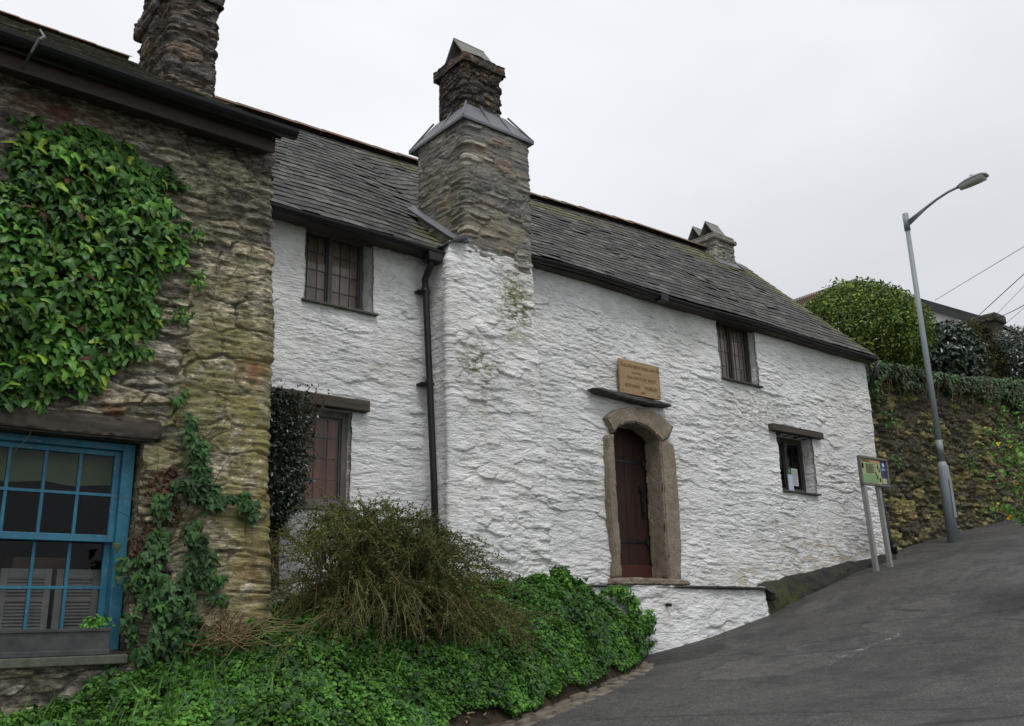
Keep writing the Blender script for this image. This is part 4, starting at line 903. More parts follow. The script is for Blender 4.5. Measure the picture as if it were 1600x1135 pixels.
r_ = MB(); r_.add([(X0, yf+.12, Z0), (X1, yf+.12, Z0), (X1, yf+.12, Z1), (X0, yf+.12, Z1), (X0-.3, yf+1.6, Z0-.1), (X1+.3, yf+1.6, Z0-.1), (X1+.3, yf+1.6, Z1+.1), (X0-.3, yf+1.6, Z1+.1)], [(4, 5, 6, 7), (0, 1, 5, 4), (1, 2, 6, 5), (2, 3, 7, 6), (3, 0, 4, 7)]); r_.build('room_recess', M_DARK, sw)
m = MB(); n_ = 30; V = []
for i in range(n_+1):
    xx = xs0+(xs1-xs0)*i/n_; V += [(xx, yf+.16, Z1-.03), (xx, yf+.165+.006*sin(i), 1.01+.01*sin(i*.5))]
m.add(V, [(2*i, 2*i+1, 2*i+3, 2*i+2) for i in range(n_)]); m.build('blind', plain('green_blind', (.20, .27, .14), (.13, .18, .11), 3, .9, .1, .1, 10), sw, True)
# louvred shutters standing inside
m = MB(); y = yf+.17
for a, b in ((1.06, 1.40), (1.42, 1.74), (1.77, 2.06)):
    m.box(a, a+.045, y, y+.028, -.12, .42, bev=.003); m.box(b-.045, b, y, y+.028, -.12, .42, bev=.003); m.box(a+.045, b-.045, y, y+.026, .36, .42, bev=.003); m.box(a+.045, b-.045, y, y+.026, -.12, -.05, bev=.003); m.box(a+.045, b-.045, y, y+.026, .20, .235, bev=.003)
    z = -.04
    while z < .36:
        if not (.18 < z < .24):
            m.add([(a+.045, y+.002, z), (b-.045, y+.002, z), (b-.045, y+.022, z+.018), (a+.045, y+.022, z+.018), (a+.045, y+.002, z-.004), (b-.045, y+.002, z-.004), (b-.045, y+.024, z+.013), (a+.045, y+.024, z+.013)], [(0, 1, 2, 3), (4, 7, 6, 5), (0, 4, 5, 1), (3, 2, 6, 7)])
        z += .022
m.build('shutters', M_SHUT, sw)
m = MB(); m.box(1.55, 1.95, yf+.5, yf+.8, .30, .52, bev=.01); m.build('furniture', plain('brown_furniture', (.16, .10, .06), (.10, .07, .045), 5, .6, .3, 0), sw)
rough_block('sill', [(.8, -.235), (.8, -.16), (2.10, -.155), (2.17, -.16), (2.17, -.24)], YL-.14, YL+.12, M_SILL, sw, 14, .006) if False else None
m = MB(); m.box(.8, 2.17, YL-.13, YL+.11, -.215, -.155, bev=.008); m.build('sill', M_SILL, sw)
# trough on the sill
bx = empty('window_box', (1.5, 6.78, -.155), 'long dark grey metal planting trough on the sill of the blue window', 'planter')
m = MB()
a0, a1, b0, b1, z0, z1 = .9, 2.045, 6.69, 6.86, -.153, .015
m.box(a0, a1, b0, b0+.012, z0+.03, z1, bev=.003); m.box(a0, a1, b1-.012, b1, z0+.03, z1, bev=.003); m.box(a0, a0+.012, b0+.012, b1-.012, z0+.03, z1); m.box(a1-.012, a1, b0+.012, b1-.012, z0+.03, z1); m.box(a0-.006, a1+.006, b0-.008, b1, z0, z0+.035, bev=.004); m.box(a0-.006, a1+.006, b0-.01, b0, z1-.018, z1+.004, bev=.003)
m.build('trough', M_BOXM, bx); m = MB(); m.box(a0+.012, a1-.012, b0+.012, b1-.012, z0+.05, z1-.02); m.build('soil', M_EARTH, bx)

# ------------------------------------------------------------------ leaves
def leafmesh(name, P, Nn, size, mat, shape='ivy', hang=0., jitter=.5, parent=None, base=None, seed=0, extra=None, smooth=False):
    """P (n,3) points, Nn (n,3) facing, size (n,)"""
    r = np.random.default_rng(seed+100); n = len(P)
    if shape == 'ivy':
        T = np.array([(0, -.05, 0), (.42, -.10, -.04), (.50, .28, -.10), (.27, .42, -.02), (.16, .95, -.08), (0, 1.15, -.14), (-.16, .95, -.08), (-.27, .42, -.02), (-.50, .28, -.10), (-.42, -.10, -.04), (0, .40, .07)])
        F0 = [(10, i, (i+1)) for i in range(9)]+[(10, 9, 0)]
        T = T*np.array([.95, .85, 1.])
    elif shape == 'round':
        T = np.array([(0, 0, 0), (.42, .18, .09), (.46, .60, .10), (.16, .95, .02), (-.16, .95, .02), (-.46, .60, .10), (-.42, .18, .09), (0, .5, -.04)])
        F0 = [(7, i, i+1) for i in range(6)]+[(7, 6, 0)]
    elif shape == 'oval':
        T = np.array([(0, 0, 0), (.24, .35, .06), (.22, .7, .06), (0, 1.05, -.04), (-.22, .7, .06), (-.24, .35, .06), (0, .5, -.02)]); F0 = [(6, i, i+1) for i in range(5)]+[(6, 5, 0)]
    else:   # blade
        T = np.array([(-.035, 0, 0), (.035, 0, 0), (.028, .5, .05), (0, 1, -.1), (-.028, .5, .05)]); F0 = [(0, 1, 2), (0, 2, 4), (4, 2, 3)]
    Nn = Nn/np.linalg.norm(Nn, axis=1, keepdims=True)
    Nn = Nn+r.normal(0, jitter, (n, 3)); Nn /= np.linalg.norm(Nn, axis=1, keepdims=True)
    d = r.normal(0, 1, (n, 3)); d[:, 2] -= hang*3; yax = d-(d*Nn).sum(1, keepdims=True)*Nn; yax /= np.linalg.norm(yax, axis=1, keepdims=True); xax = np.cross(yax, Nn)
    sc = size[:, None]*np.stack([r.uniform(.8, 1.15, n), np.ones(n), r.uniform(.6, 1.6, n)], 1)
    TT = T[None]*sc[:, None, :]
    V = P[:, None, :]+TT[..., 0:1]*xax[:, None]+TT[..., 1:2]*yax[:, None]+TT[..., 2:3]*Nn[:, None]
    F = (np.array(F0)[None]+(np.arange(n)*len(T))[:, None, None]).reshape(-1, 3)
    return fast(name, V.reshape(-1, 3), F, mat, parent, smooth, None, base)
def inpoly(x, z, poly):
    poly = np.array(poly); ins = np.zeros(x.shape, bool); j = len(poly)-1
    for i in range(len(poly)):
        xi, zi = poly[i]; xj, zj = poly[j]; c = ((zi > z) != (zj > z)) & (x < (xj-xi)*(z-zi)/(zj-zi+1e-12)+xi); ins ^= c; j = i
    return ins
def scatter_poly(poly, n, seed, rag=.08):
    r = np.random.default_rng(seed); p = np.array(poly); x = r.uniform(p[:, 0].min()-.1, p[:, 0].max()+.1, n*4); z = r.uniform(p[:, 1].min()-.1, p[:, 1].max()+.1, n*4)
    xx = x+rag*fbm(x*5, z*5, seed, 3)*1.6; zz = z+rag*fbm(x*5+9, z*5, seed+1, 3)*1.6
    k = inpoly(xx, zz, poly); return x[k][:n], z[k][:n], r
def edge_dist(x, z, poly):
    p = np.array(poly); d = np.full(x.shape, 9.)
    for i in range(len(p)):
        a, b = p[i], p[(i+1) % len(p)]; t = np.clip(((x-a[0])*(b[0]-a[0])+(z-a[1])*(b[1]-a[1]))/((b-a)@(b-a)), 0, 1)
        d = np.minimum(d, np.hypot(x-a[0]-t*(b[0]-a[0]), z-a[1]-t*(b[1]-a[1])))
    return d
iv = empty('ivy', (1.3, 6.7, 1.3), 'large bright green ivy mass spread over the stone wall above the blue window', 'ivy')
poly = [(1.03, 3.50), (1.10, 3.60), (1.22, 3.50), (1.40, 3.58), (1.62, 3.55), (1.86, 3.55), (1.98, 3.38), (2.20, 3.42), (2.30, 3.05), (2.33, 2.72), (2.20, 2.50), (2.22, 2.25), (2.05, 1.95), (1.82, 1.62), (1.55, 1.50), (1.40, 1.38), (.5, 1.36), (.5, 2.6), (.95, 2.65), (1.02, 3.1)]
x, z, r = scatter_poly(poly, 3700, 3, .11); ed = edge_dist(x, z, poly)
off = .03+r.uniform(0, 1, len(x))*np.clip(ed*.8, .03, .22)*(.6+.6*fbm(x*3, z*3, 5, 2)); off = np.clip(off, .02, .3)
P = np.stack([x, YL-.03-off, z+.05], 1); Nn = np.stack([r.normal(0, .25, len(x))+.15, np.full(len(x), -1.), .55+.2*fbm(x*4, z*4, 6, 2)], 1)
leafmesh('leaves', P, Nn, r.uniform(.045, .11, len(x)), M_IVY, 'ivy', .8, .38, iv, seed=1)
k_ = r.choice(len(x), 16); leafmesh('withered_leaves', P[k_]-np.array([0, .03, 0]), Nn[k_], r.uniform(.06, .09, 16), M_CREEP, 'ivy', 1, .4, iv, seed=71)
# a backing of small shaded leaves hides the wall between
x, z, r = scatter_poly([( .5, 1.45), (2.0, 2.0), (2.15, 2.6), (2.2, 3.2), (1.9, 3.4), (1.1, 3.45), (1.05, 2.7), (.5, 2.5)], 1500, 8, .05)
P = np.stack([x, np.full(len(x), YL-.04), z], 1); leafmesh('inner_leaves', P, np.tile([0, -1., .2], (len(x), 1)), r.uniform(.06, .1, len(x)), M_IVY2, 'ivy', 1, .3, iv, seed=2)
# stems helper
def stems(name, lines, rad, mat, parent, n=5):
    m = MB()
    for l in lines: m.tube(l, [rad*(1-.7*i/(len(l)-1)) for i in range(len(l))], n, False)
    return m.build(name, mat, parent, True)
rr = random.Random(4)
def wander(x, z, y, L, ang, st=.06, wob=.35):
    p = [(x, y, z)]; k = int(L/st)
    for _ in range(k): ang += rr.uniform(-wob, wob); x += st*cos(ang); z += st*sin(ang); p.append((x, y+rr.uniform(-.006, .006), z))
    return p
stems('stem', [wander(rr.uniform(1.1, 2.2), rr.uniform(1.5, 3.2), YL-.05, rr.uniform(.3, .8), rr.uniform(0, 6.3)) for _ in range(30)], .006, M_TWIG, iv)
# lower ivy right of the window
iv2 = empty('ivy', (2.5, 6.65, -.3), 'narrow grey green ivy climbing the stone wall right of the blue window', 'ivy')
polyB = [(2.42, 1.55), (2.47, 1.78), (2.50, 1.5), (2.50, 1.15), (2.62, 1.10), (2.60, .98), (2.72, .95), (2.98, .96), (2.92, .82), (2.75, .80), (2.72, .55), (2.66, .3), (2.68, 0.0), (2.62, -.2), (2.5, -.32), (2.2, -.28), (2.16, 0), (2.12, .3), (2.10, .55), (2.2, .62), (2.30, .72), (2.34, .95), (2.38, 1.12)]
x, z, r = scatter_poly(polyB, 2600, 13, .11); kk = (fbm(x*7, z*5, 19, 3) > -.16); x, z = x[kk], z[kk]; ed = edge_dist(x, z, polyB)
off = .02+r.uniform(0, 1, len(x))*np.clip(ed*.7, .03, .16)
yb = YL-.045-np.clip((3.6-z)*.045, 0, .2)*sst(2.1, 3.1, x)
P = np.stack([x, yb-off, z], 1); Nn = np.stack([r.normal(0, .3, len(x)), np.full(len(x), -1.), np.full(len(x), .45)], 1)
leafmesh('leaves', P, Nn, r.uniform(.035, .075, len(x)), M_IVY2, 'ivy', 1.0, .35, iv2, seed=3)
stems('stem', [wander(2.45, z_, YL-.12, .7, pi/2+rr.uniform(-.5, .5)) for z_ in (-.2, .2, .6, .9, 1.1)], .008, M_TWIG, iv2)
cr_ = empty('creeper', (2.35, 6.65, .6), 'thin red brown withered creeper beside the blue window frame', 'creeper')
polyC = [(2.20, .75), (2.28, 1.12), (2.42, 1.12), (2.44, .8), (2.34, .62), (2.28, .3), (2.18, .25), (2.2, .5)]
x, z, r = scatter_poly(polyC, 260, 23, .08); P = np.stack([x, np.full(len(x), YL-.08), z], 1); leafmesh('leaves', P, np.tile([0, -1., .3], (len(x), 1)), r.uniform(.03, .06, len(x)), M_CREEP, 'ivy', 1, .5, cr_, seed=4)
stems('stem', [wander(2.3, .4+rr.uniform(0, .5), YL-.08, rr.uniform(.3, .6), pi/2+rr.uniform(-1, 1)) for _ in range(12)], .004, M_CREEP, cr_)
# fine dry tendrils on the quoins
td = stems('dry_tendrils', [wander(rr.uniform(2.55, 2.95), rr.uniform(1.2, 3.0), YL-.085, rr.uniform(.2, .6), rr.uniform(0, 6.3)) for _ in range(34)], .0028, M_TWIG, None, 4)
tag(td, 'fine dry creeper tendrils clinging to the quoins of the stone house', 'creeper')
# little green plants on the wall
sp = empty('wall_plant', (2.35, 6.7, 2.6), 'small green leafy sprigs growing from the stone joints beside the big ivy', 'plant')
P = []; 
for cx, cz in ((2.40, 2.98), (2.45, 2.6), (2.36, 2.3)):
    for _ in range(26): P.append((cx+rr.gauss(0, .045), YL-.08-rr.uniform(0, .06), cz+rr.gauss(0, .045)))
P = np.array(P); leafmesh('leaves', P, np.tile([0, -1., .4], (len(P), 1)), np.full(len(P), .045), M_IVY, 'ivy', .6, .4, sp, seed=5)

# plant in the trough
fp = empty('trough_plant', (1.97, 6.77, -.01), 'small green ferny plant at the right end of the window trough', 'plant'); P = []; Nn = []
for _ in range(90):
    a = rr.uniform(0, 6.28); l = rr.uniform(0, .11); P.append((1.965+l*cos(a), 6.76+l*sin(a)*.7, .0+.06*rr.random()+.03)); Nn.append((cos(a)*.5, sin(a)*.5-.5, 1))
leafmesh('leaves', np.array(P), np.array(Nn), np.full(90, .045), M_COVER, 'oval', .1, .5, fp, seed=6)

# dark evergreen bush in the corner
db = empty('evergreen_bush', (3.75, 7.5, .4), 'tall dark glossy evergreen bush squeezed against the lower leaded window', 'bush')
r = np.random.default_rng(31); n = 8500; z = r.uniform(.80, 2.05, n); c = 3.52+.06*fbm(z*3, z*0, 3); hw = .30*np.clip(1-((z-1.55)/.75)**2, .15, 1)
x = 3.66+.10*fbm(z*5, z*0+1, 8)+np.clip(r.normal(0, .62, n), -1.2, 1.15)*hw*.85; y = 7.65+r.uniform(-.16, .16, n)
P = np.stack([x, y, z], 1); leafmesh('leaves', P, np.stack([r.normal(.3, .5, n), np.full(n, -.7), r.normal(.6, .5, n)], 1), r.uniform(.03, .055, n), M_DKLEAF, 'oval', .0, .5, db, seed=7)
L = [[(3.6+rr.uniform(-.1, .1), 7.6, .3), (3.65+rr.uniform(-.15, .1), 7.6, 1.0), (3.7+rr.uniform(-.25, .2), 7.55, 1.5), (3.8+rr.uniform(-.3, .28), 7.5, 2.05)] for _ in range(14)]
stems('stem', L, .012, M_TWIG, db)
P = []
for l in L[:9]:
    a, b = np.array(l[2]), np.array(l[3])
    for t in np.linspace(0, 1.12, 26): P.append(a+(b-a)*t+np.array([rr.gauss(0, .018), rr.gauss(0, .02), rr.gauss(0, .01)]))
P = np.array(P); leafmesh('sprig_leaves', P, RNG.normal(0, 1, (len(P), 3)), np.full(len(P), .035), M_DKLEAF, 'oval', 0, .5, db, seed=8)

# ------------------------------------------------------------------ ground cover (stuff)
r = np.random.default_rng(51); n = 150000
X = r.uniform(1.2, 9.25, n); yk = np.interp(X, KX, KY); yw = np.interp(X, [1, 3.2, 3.3, 5.4, 5.5, 6.75, 6.8, 8.05, 8.1, 9.3], [6.75, 6.75, 7.85, 7.85, 7.5, 7.5, 8.5, 8.5, 8.25, 8.25])
s_ = r.uniform(0, 1, n)**1.45; Y = yk+.05+(yw-yk-.05)*s_
den = fbm(X*1.6, Y*1.6, 61, 3); keep = (den > -.45) | (r.random(n) < .45); keep &= (s_ > .0+.07*fbm(X*2.5, X*0, 64, 3))
X, Y, s_ = X[keep], Y[keep], s_[keep]; n = len(X)
zb_ = zbank(X, Y); mound = .10*np.clip(fbm(X*2.6, Y*2.6, 62, 3)+.25, 0, 1)+.06*np.clip(fbm(X*7, Y*7, 63, 2)+.2, 0, 1)
hh = mound*2.2*np.clip(s_*6, .3, 1)+r.uniform(0, .07, n)
e = .06; gxn = (zbank(X+e, Y)-zb_)/e; gyn = (zbank(X, Y+e)-zb_)/e
Nn = np.stack([-gxn*.6, -gyn*.6-.25, np.ones(n)], 1); Nn /= np.linalg.norm(Nn, axis=1, keepdims=True)
P = np.stack([X, Y, zb_], 1)+Nn*hh[:, None]*.75
o = leafmesh('ground_cover', P, Nn, r.uniform(.016, .036, n), M_COVER, 'round', .15, .42, None, base=(5, 6.5, -.3), seed=9); tag(o, 'dense small leaved bright green ground cover on the bank', 'ground cover', kind='stuff')
k_ = (r.random(n) < .06) & (fbm(X*3.1, Y*3.1, 67, 3) > -.05)
o = leafmesh('weeds', P[k_]+Nn[k_]*.03, Nn[k_], r.uniform(.035, .06, k_.sum()), M_IVY2, 'ivy', .4, .5, None, base=(5, 6.5, -.3), seed=19); tag(o, 'darker lobed weeds mixed through the ground cover', 'weeds', kind='stuff')
# longer blades and weeds, also uncountable
n = 2600; X = r.uniform(1.3, 7.5, n); yk = np.interp(X, KX, KY); Y = yk+.1+(6.7-yk)*r.uniform(0, 1, n)**.8; ok = (fbm(X*1.5, Y*1.5, 77, 2) > .30) & (r.random(n) < .4); ok |= (X < 2.9) & (r.random(n) < .6); X, Y = X[ok], Y[ok]; n = len(X)
P = np.stack([X, Y, zbank(X, Y)], 1); an = r.uniform(0, 6.28, n)
o = leafmesh('grass_blades', P, np.stack([np.cos(an), np.sin(an), np.full(n, .15)], 1), r.uniform(.12, .28, n), M_COVER, 'blade', -1.2, .25, None, base=(4, 6, -.5), seed=10); tag(o, 'green grass blades among the ground cover', 'grass', kind='stuff')
n = 900; X = r.uniform(2.2, 8.9, n); yk = np.interp(X, KX, KY); Y = yk+.05+.5*r.random(n); P = np.stack([X, Y, zbank(X, Y)+.05], 1)
o = leafmesh('leaf_litter', P, np.tile([0, -.3, 1.], (n, 1)), r.uniform(.02, .05, n), M_DRY, 'oval', .1, .5, None, base=(4, 6, -.5), seed=12); tag(o, 'dry brown fallen leaves along the channel', 'leaf litter', kind='stuff')
# ivy lobes creeping over the plinth
pc = empty('ivy_clump', (8.9, 8.2, .1), 'bright green ivy lobes creeping over the left end of the white plinth', 'ivy')
P = []; Nn = []
for cx, cz, rx, rz, k in ((8.60, .30, .12, .10, 260), (8.74, .14, .10, .12, 260), (8.83, -.05, .12, .13, 300), (8.78, -.26, .16, .18, 400), (9.02, .0, .07, .10, 170), (8.42, .34, .16, .05, 220), (8.98, -.12, .08, .06, 120)):
    for _ in range(k):
        a = r.normal(0, .5, 3); a /= max(1, np.linalg.norm(a)); P.append((cx+a[0]*rx*1.2, 8.20-np.clip((.4-cz)*.06, 0, .1)+a[1]*.07, cz+a[2]*rz*1.2)); Nn.append((a[0], -1, .5+a[2]))
leafmesh('leaves', np.array(P), np.array(Nn), r.uniform(.025, .045, len(P)), M_COVER, 'round', .3, .35, pc, seed=11)
# dry grass tuft at the corner of the stone house
dg = empty('dry_tuft', (3.0, 6.3, -.15), 'tangle of dry straw coloured stems at the foot of the lichen quoins', 'dry grass')
L = []
for _ in range(120):
    a = rr.uniform(-.6, 3.7); x0, y0 = 2.75+rr.gauss(0, .09), 6.40+rr.gauss(0, .06); z0 = -.10+rr.uniform(0, .1); l = rr.uniform(.10, .36); dz = rr.uniform(-.12, .22); yy = rr.uniform(-.3, .05)
    L.append([(x0, y0, z0), (x0+cos(a)*l*.5, y0+yy*.5, z0+dz*.8), (x0+cos(a)*l, y0+yy, z0+dz*.6)])
stems('stem', L, .0038, M_DRY, dg, 4)

# ------------------------------------------------------------------ arching shrub
sh = empty('arching_shrub', (4.5, 6.9, .1), 'wide low arching shrub with olive brown twigs in front of the white wall', 'shrub')
r = np.random.default_rng(77); V = []; Fq = []; LP = []; LN = []
def addtube(V, Fq, pts, r0, r1, n=3):
    b = sum(len(v) for v in V); k = len(pts); pts = np.array(pts); T = np.gradient(pts, axis=0); T /= np.linalg.norm(T, axis=1, keepdims=True)+1e-9
    A = np.cross(T, np.array([.3, .2, 1.])); A /= np.linalg.norm(A, axis=1, keepdims=True)+1e-9; B = np.cross(T, A); rad = np.linspace(r0, r1, k)[:, None]
    ring = [pts+rad*(A*cos(2*pi*j/n)+B*sin(2*pi*j/n)) for j in range(n)]; V.append(np.stack(ring, 1).reshape(-1, 3))
    for i in range(k-1):
        for j in range(n): Fq.append((b+i*n+j, b+i*n+(j+1) % n, b+(i+1)*n+(j+1) % n, b+(i+1)*n+j))
for b in range(480):
    sx0, sy0 = 4.22+r.normal(0, .28), 6.72+r.normal(0, .16); z0 = float(zbank(np.array(sx0), np.array(sy0)))
    az = r.uniform(0, 2*pi); el = r.uniform(.0, 1.35)
    rx = 1.14 if cos(az) > 0 else .98; ry = 1.05 if sin(az) < 0 else .62
    f = r.uniform(.62, 1.12); R_ = cos(el)*.85+.15; H = (.42+.52*sin(el))*r.uniform(.85, 1.1)
    k = 16; pts = []
    for t in np.linspace(0, 1.0, k):
        hz = H*1.0*(2.2*t-(1.30+.75*(el < .6))*t*t)*1.15                      # rises, then arches over and hangs
        x_ = sx0+cos(az)*R_*rx*f*t; hz *= np.interp(x_, [3.2, 3.8, 4.2, 4.7, 5.2, 5.8], [.70, .95, .93, .74, .54, .34])
        pts.append((x_+.012*r.normal(), min(sy0+sin(az)*R_*ry*f*t, 7.44)+.012*r.normal(), z0+hz+.010*r.normal()))
    pts = np.array(pts); gz = zbank(pts[:, 0], pts[:, 1])+.05; pts[:, 2] = np.maximum(pts[:, 2], gz)
    addtube(V, Fq, pts, .008, .002)
    for tw in range(11):
        i0 = r.integers(4, k-1); p = pts[i0]; t_ = pts[min(i0+1, k-1)]-pts[i0-1]; t_ /= np.linalg.norm(t_); d = t_+r.normal(0, .30, 3); d[2] += .12; d /= np.linalg.norm(d); l = r.uniform(.10, .30)
        q = [p+d*l*s_+np.array([0, 0, -.30*l*s_*s_]) for s_ in np.linspace(0, 1, 5)]; addtube(V, Fq, q, .0026, .0012)
        for s_ in r.uniform(.1, 1, 11): LP.append(p+d*l*s_+np.array([0, 0, -.30*l*s_*s_])+r.normal(0, .006, 3)); LN.append(r.normal(0, 1, 3))
    for s_ in r.uniform(4, k-1, 14):
        i0 = int(s_); LP.append(pts[i0]+(pts[min(i0+1, k-1)]-pts[i0])*(s_-i0)); LN.append(r.normal(0, 1, 3))
fast('branches', np.concatenate(V), np.array(Fq), plain('shrub_twig', (.10, .085, .04), (.18, .155, .07), 15, .9, .1, 0), sh, True)
LP = np.array(LP); leafmesh('leaves', LP, np.array(LN), r.uniform(.012, .028, len(LP)), M_SHRUBL, 'oval', 0, .5, sh, seed=13)

# ------------------------------------------------------------------ RIGHT SIDE: retaining wall, shrubs, lamp, board
rw = empty('retaining_wall', (20, 9.2, 1.5), 'dark mossy rubble retaining wall holding up the garden beside the lane', 'wall')
shell('wall', [(15.95, 9.25), (18, 9.2), (26, 9.15), (40, 9.0)], -.2, 9.0, lambda u, v: rubble(u, v, 151, .34, .12, .06, .06, .025, .08, .74, 1.8), M_RETAIN, rw, .034, .026, rc=.05,
      top=lambda u: np.interp(u, [0, 1.5, 4.6, 8.8, 24], [4.70, 4.78, 4.98, 5.5, 7.6])+.05*np.sin(u*5), bot=lambda u: np.interp(u+15.95, GX, GZ)-.5)
hg = empty('hanging_ivy', (20, 9.1, 4.7), 'dark ivy and dead stems hanging over the top of the retaining wall', 'ivy')
n = 16000; r = np.random.default_rng(81); x = r.uniform(16.0, 30, n); top = np.interp(x-15.95, [0, 1.5, 4.6, 8.8, 24], [4.72, 4.80, 5.0, 5.5, 7.6]); drop = .45+.35*fbm(x*1.2, x*0, 5, 3)+.25*fbm(x*5, x*0, 6, 2)
dz = r.uniform(-.15, 1, n)*drop; off = .05+r.uniform(0, .22, n)*(1-np.clip(dz, 0, 1)*.6); top_y = 9.12-off+np.where(dz < 0, .35*r.random(n), 0)
P = np.stack([x, top_y, top-dz+.03], 1); col = fbm(x*1.1, dz*2, 8, 2)
a = col > .12; bb = (col < -.18)
for nm, msk, mt, sz in (('leaves', ~a | (r.random(n) < .5), M_HANG, .085), ('green_leaves', a & (r.random(n) < .55), M_IVY, .075), ('dead_leaves', bb & (r.random(n) < .5), M_DEAD, .065)):
    leafmesh(nm, P[msk], np.tile([0, -1., .5], (msk.sum(), 1)), r.uniform(.6, 1.2, msk.sum())*sz, mt, 'ivy' if nm != 'dead_leaves' else 'oval', .8, .5, hg, seed=14)
L = []
for _ in range(90):
    x0 = rr.uniform(16.1, 28); t0 = float(np.interp(x0-15.95, [0, 1.5, 4.6, 8.8, 24], [4.72, 4.80, 5.0, 5.5, 7.6])); y0 = 9.0-rr.uniform(0, .15); l = rr.uniform(.3, .9); L.append([(x0, y0+.1, t0+.05), (x0+rr.gauss(0, .06), y0-.08, t0-l*.4), (x0+rr.gauss(0, .12), y0-.02, t0-l)])
stems('stem', L, .006, M_DRY, hg, 4)
# small ferns and pennywort in the joints
wp = empty('wall_ferns', (19, 9.1, 3), 'scattered small green plants rooted in the joints of the retaining wall', 'plant'); P = []
for (cx, cz) in ((17.0, 4.2), (17.3, 3.7), (18.0, 4.45), (19.1, 3.6), (20.6, 3.1), (19.0, 4.7), (21.3, 4.9), (22.4, 4.2), (17.4, 2.9), (16.6, 4.5)):
    for _ in range(60): P.append((cx+rr.gauss(0, .14), 9.08-rr.uniform(.0, .12), cz+rr.gauss(0, .11)))
P = np.array(P); leafmesh('leaves', P, np.tile([0, -1., .5], (len(P), 1)), np.full(len(P), .07), M_IVY, 'oval', .4, .5, wp, seed=15)

def crown(name, center, rad, n, size, mat, parent, shape='oval', seed=0, lump=.18, shell_=(.78, 1.02), power=2.0, zmin=-.95, jit=.5, hang=0., fr=2.2, square=0):
    r = np.random.default_rng(seed); d = r.normal(0, 1, (n, 3)); 
    d /= np.linalg.norm(d, axis=1, keepdims=True); d = d[d[:, 2] > zmin]; n = len(d)
    if square: d = np.sign(d)*np.abs(d)**(1-square); d /= (np.abs(d)**4).sum(1, keepdims=True)**.25
    az = np.arctan2(d[:, 1], d[:, 0]); l = lump*fbm(az*fr+5, d[:, 2]*fr*1.6, seed, 3)+lump*.6*fbm(az*fr*3, d[:, 2]*fr*4, seed+2, 2)
    k = (r.uniform(shell_[0], shell_[1], n)+l)
    P = np.array(center)+d*k[:, None]*np.array(rad)
    return leafmesh(name, P, d+np.array([0, 0, .35]), r.uniform(.7, 1.25, n)*size, mat, shape, hang, jit, parent, seed=seed)
def trunk(parent, base, top, r0, br, seed=0):
    rr = random.Random(seed); m = MB(); b = Vector(base); t = Vector(top); m.tube([b, b.lerp(t, .5)+Vector((.03, .02, 0)), t], [r0, r0*.8, r0*.55], 8)
    for _ in range(br):
        s = b.lerp(t, rr.uniform(.4, 1)); a = rr.uniform(0, 6.28); l = rr.uniform(.5, 1.1); m.tube([s, s+Vector((cos(a)*l*.5, sin(a)*l*.5, l*.35)), s+Vector((cos(a)*l, sin(a)*l, l*.6))], [r0*.4, r0*.25, r0*.1], 5)
    m.build('trunk', M_BARK, parent, True)
bb = empty('clipped_bush', (19.8, 10.7, 4.9), 'large rounded yellow green clipped bush above the retaining wall', 'bush')
trunk(bb, (19.8, 10.7, 4.7), (19.75, 10.7, 6.2), .12, 14, 1)
crown('crown', (19.72, 10.7, 6.27), (1.62, 1.55, 1.27), 30000, .085, M_BIG, bb, 'oval', 91, .10, (.70, 1.03), jit=.6, fr=2.6)
sb = empty('laurel_bush', (23.0, 10.3, 5.2), 'dark glossy laurel bush right of the lamp post above the retaining wall', 'bush')
trunk(sb, (23, 10.3, 5.0), (23, 10.3, 6.2), .08, 10, 2)
crown('crown', (23.1, 10.35, 6.12), (.92, .9, 1.0), 6500, .15, M_DKLEAF2, sb, 'oval', 92, .14, (.6, 1.03), jit=.6, hang=.3)
rb = empty('red_tipped_bush', (22.3, 10.5, 5.1), 'bush with reddish young leaves between the lamp post and the laurel', 'bush')
trunk(rb, (22.4, 10.9, 5.1), (22.4, 10.8, 6.9), .06, 8, 3)
crown('crown', (22.35, 10.8, 6.65), (.55, .55, .72), 2600, .10, M_DKLEAF2, rb, 'oval', 93, .2, (.5, 1.05)); crown('young_leaves', (22.35, 10.8, 6.7), (.57, .55, .76), 900, .09, M_RED, rb, 'oval', 94, .2, (.85, 1.1), zmin=.1)
ch = empty('conifer_hedge', (26.2, 11.0, 5.4), 'square cut olive brown conifer hedge block in front of the white gable', 'hedge')
trunk(ch, (26.2, 11.1, 5.2), (26.2, 11.1, 7.2), .08, 6, 4)
crown('crown', (26.15, 11.0, 6.3), (.98, .8, .95), 9000, .075, M_CONI, ch, 'oval', 95, .05, (.7, 1.0), square=.35, jit=.4, hang=-.5)
crown('upper_crown', (26.3, 11.2, 7.35), (.80, .7, .55), 5000, .075, M_CONI, ch, 'oval', 96, .05, (.7, 1.0), square=.3, jit=.4, hang=-.5)
eb = empty('holly_bush', (27.9, 10.5, 5.7), 'dark upright bush at the far right above the retaining wall', 'bush')
trunk(eb, (28.1, 10.5, 5.4), (28.1, 10.5, 7), .08, 8, 5)
crown('crown', (28.2, 10.5, 6.75), (1.0, .8, 1.12), 8000, .10, M_DKLEAF2, eb, 'oval', 97, .12, (.6, 1.02), square=.15)

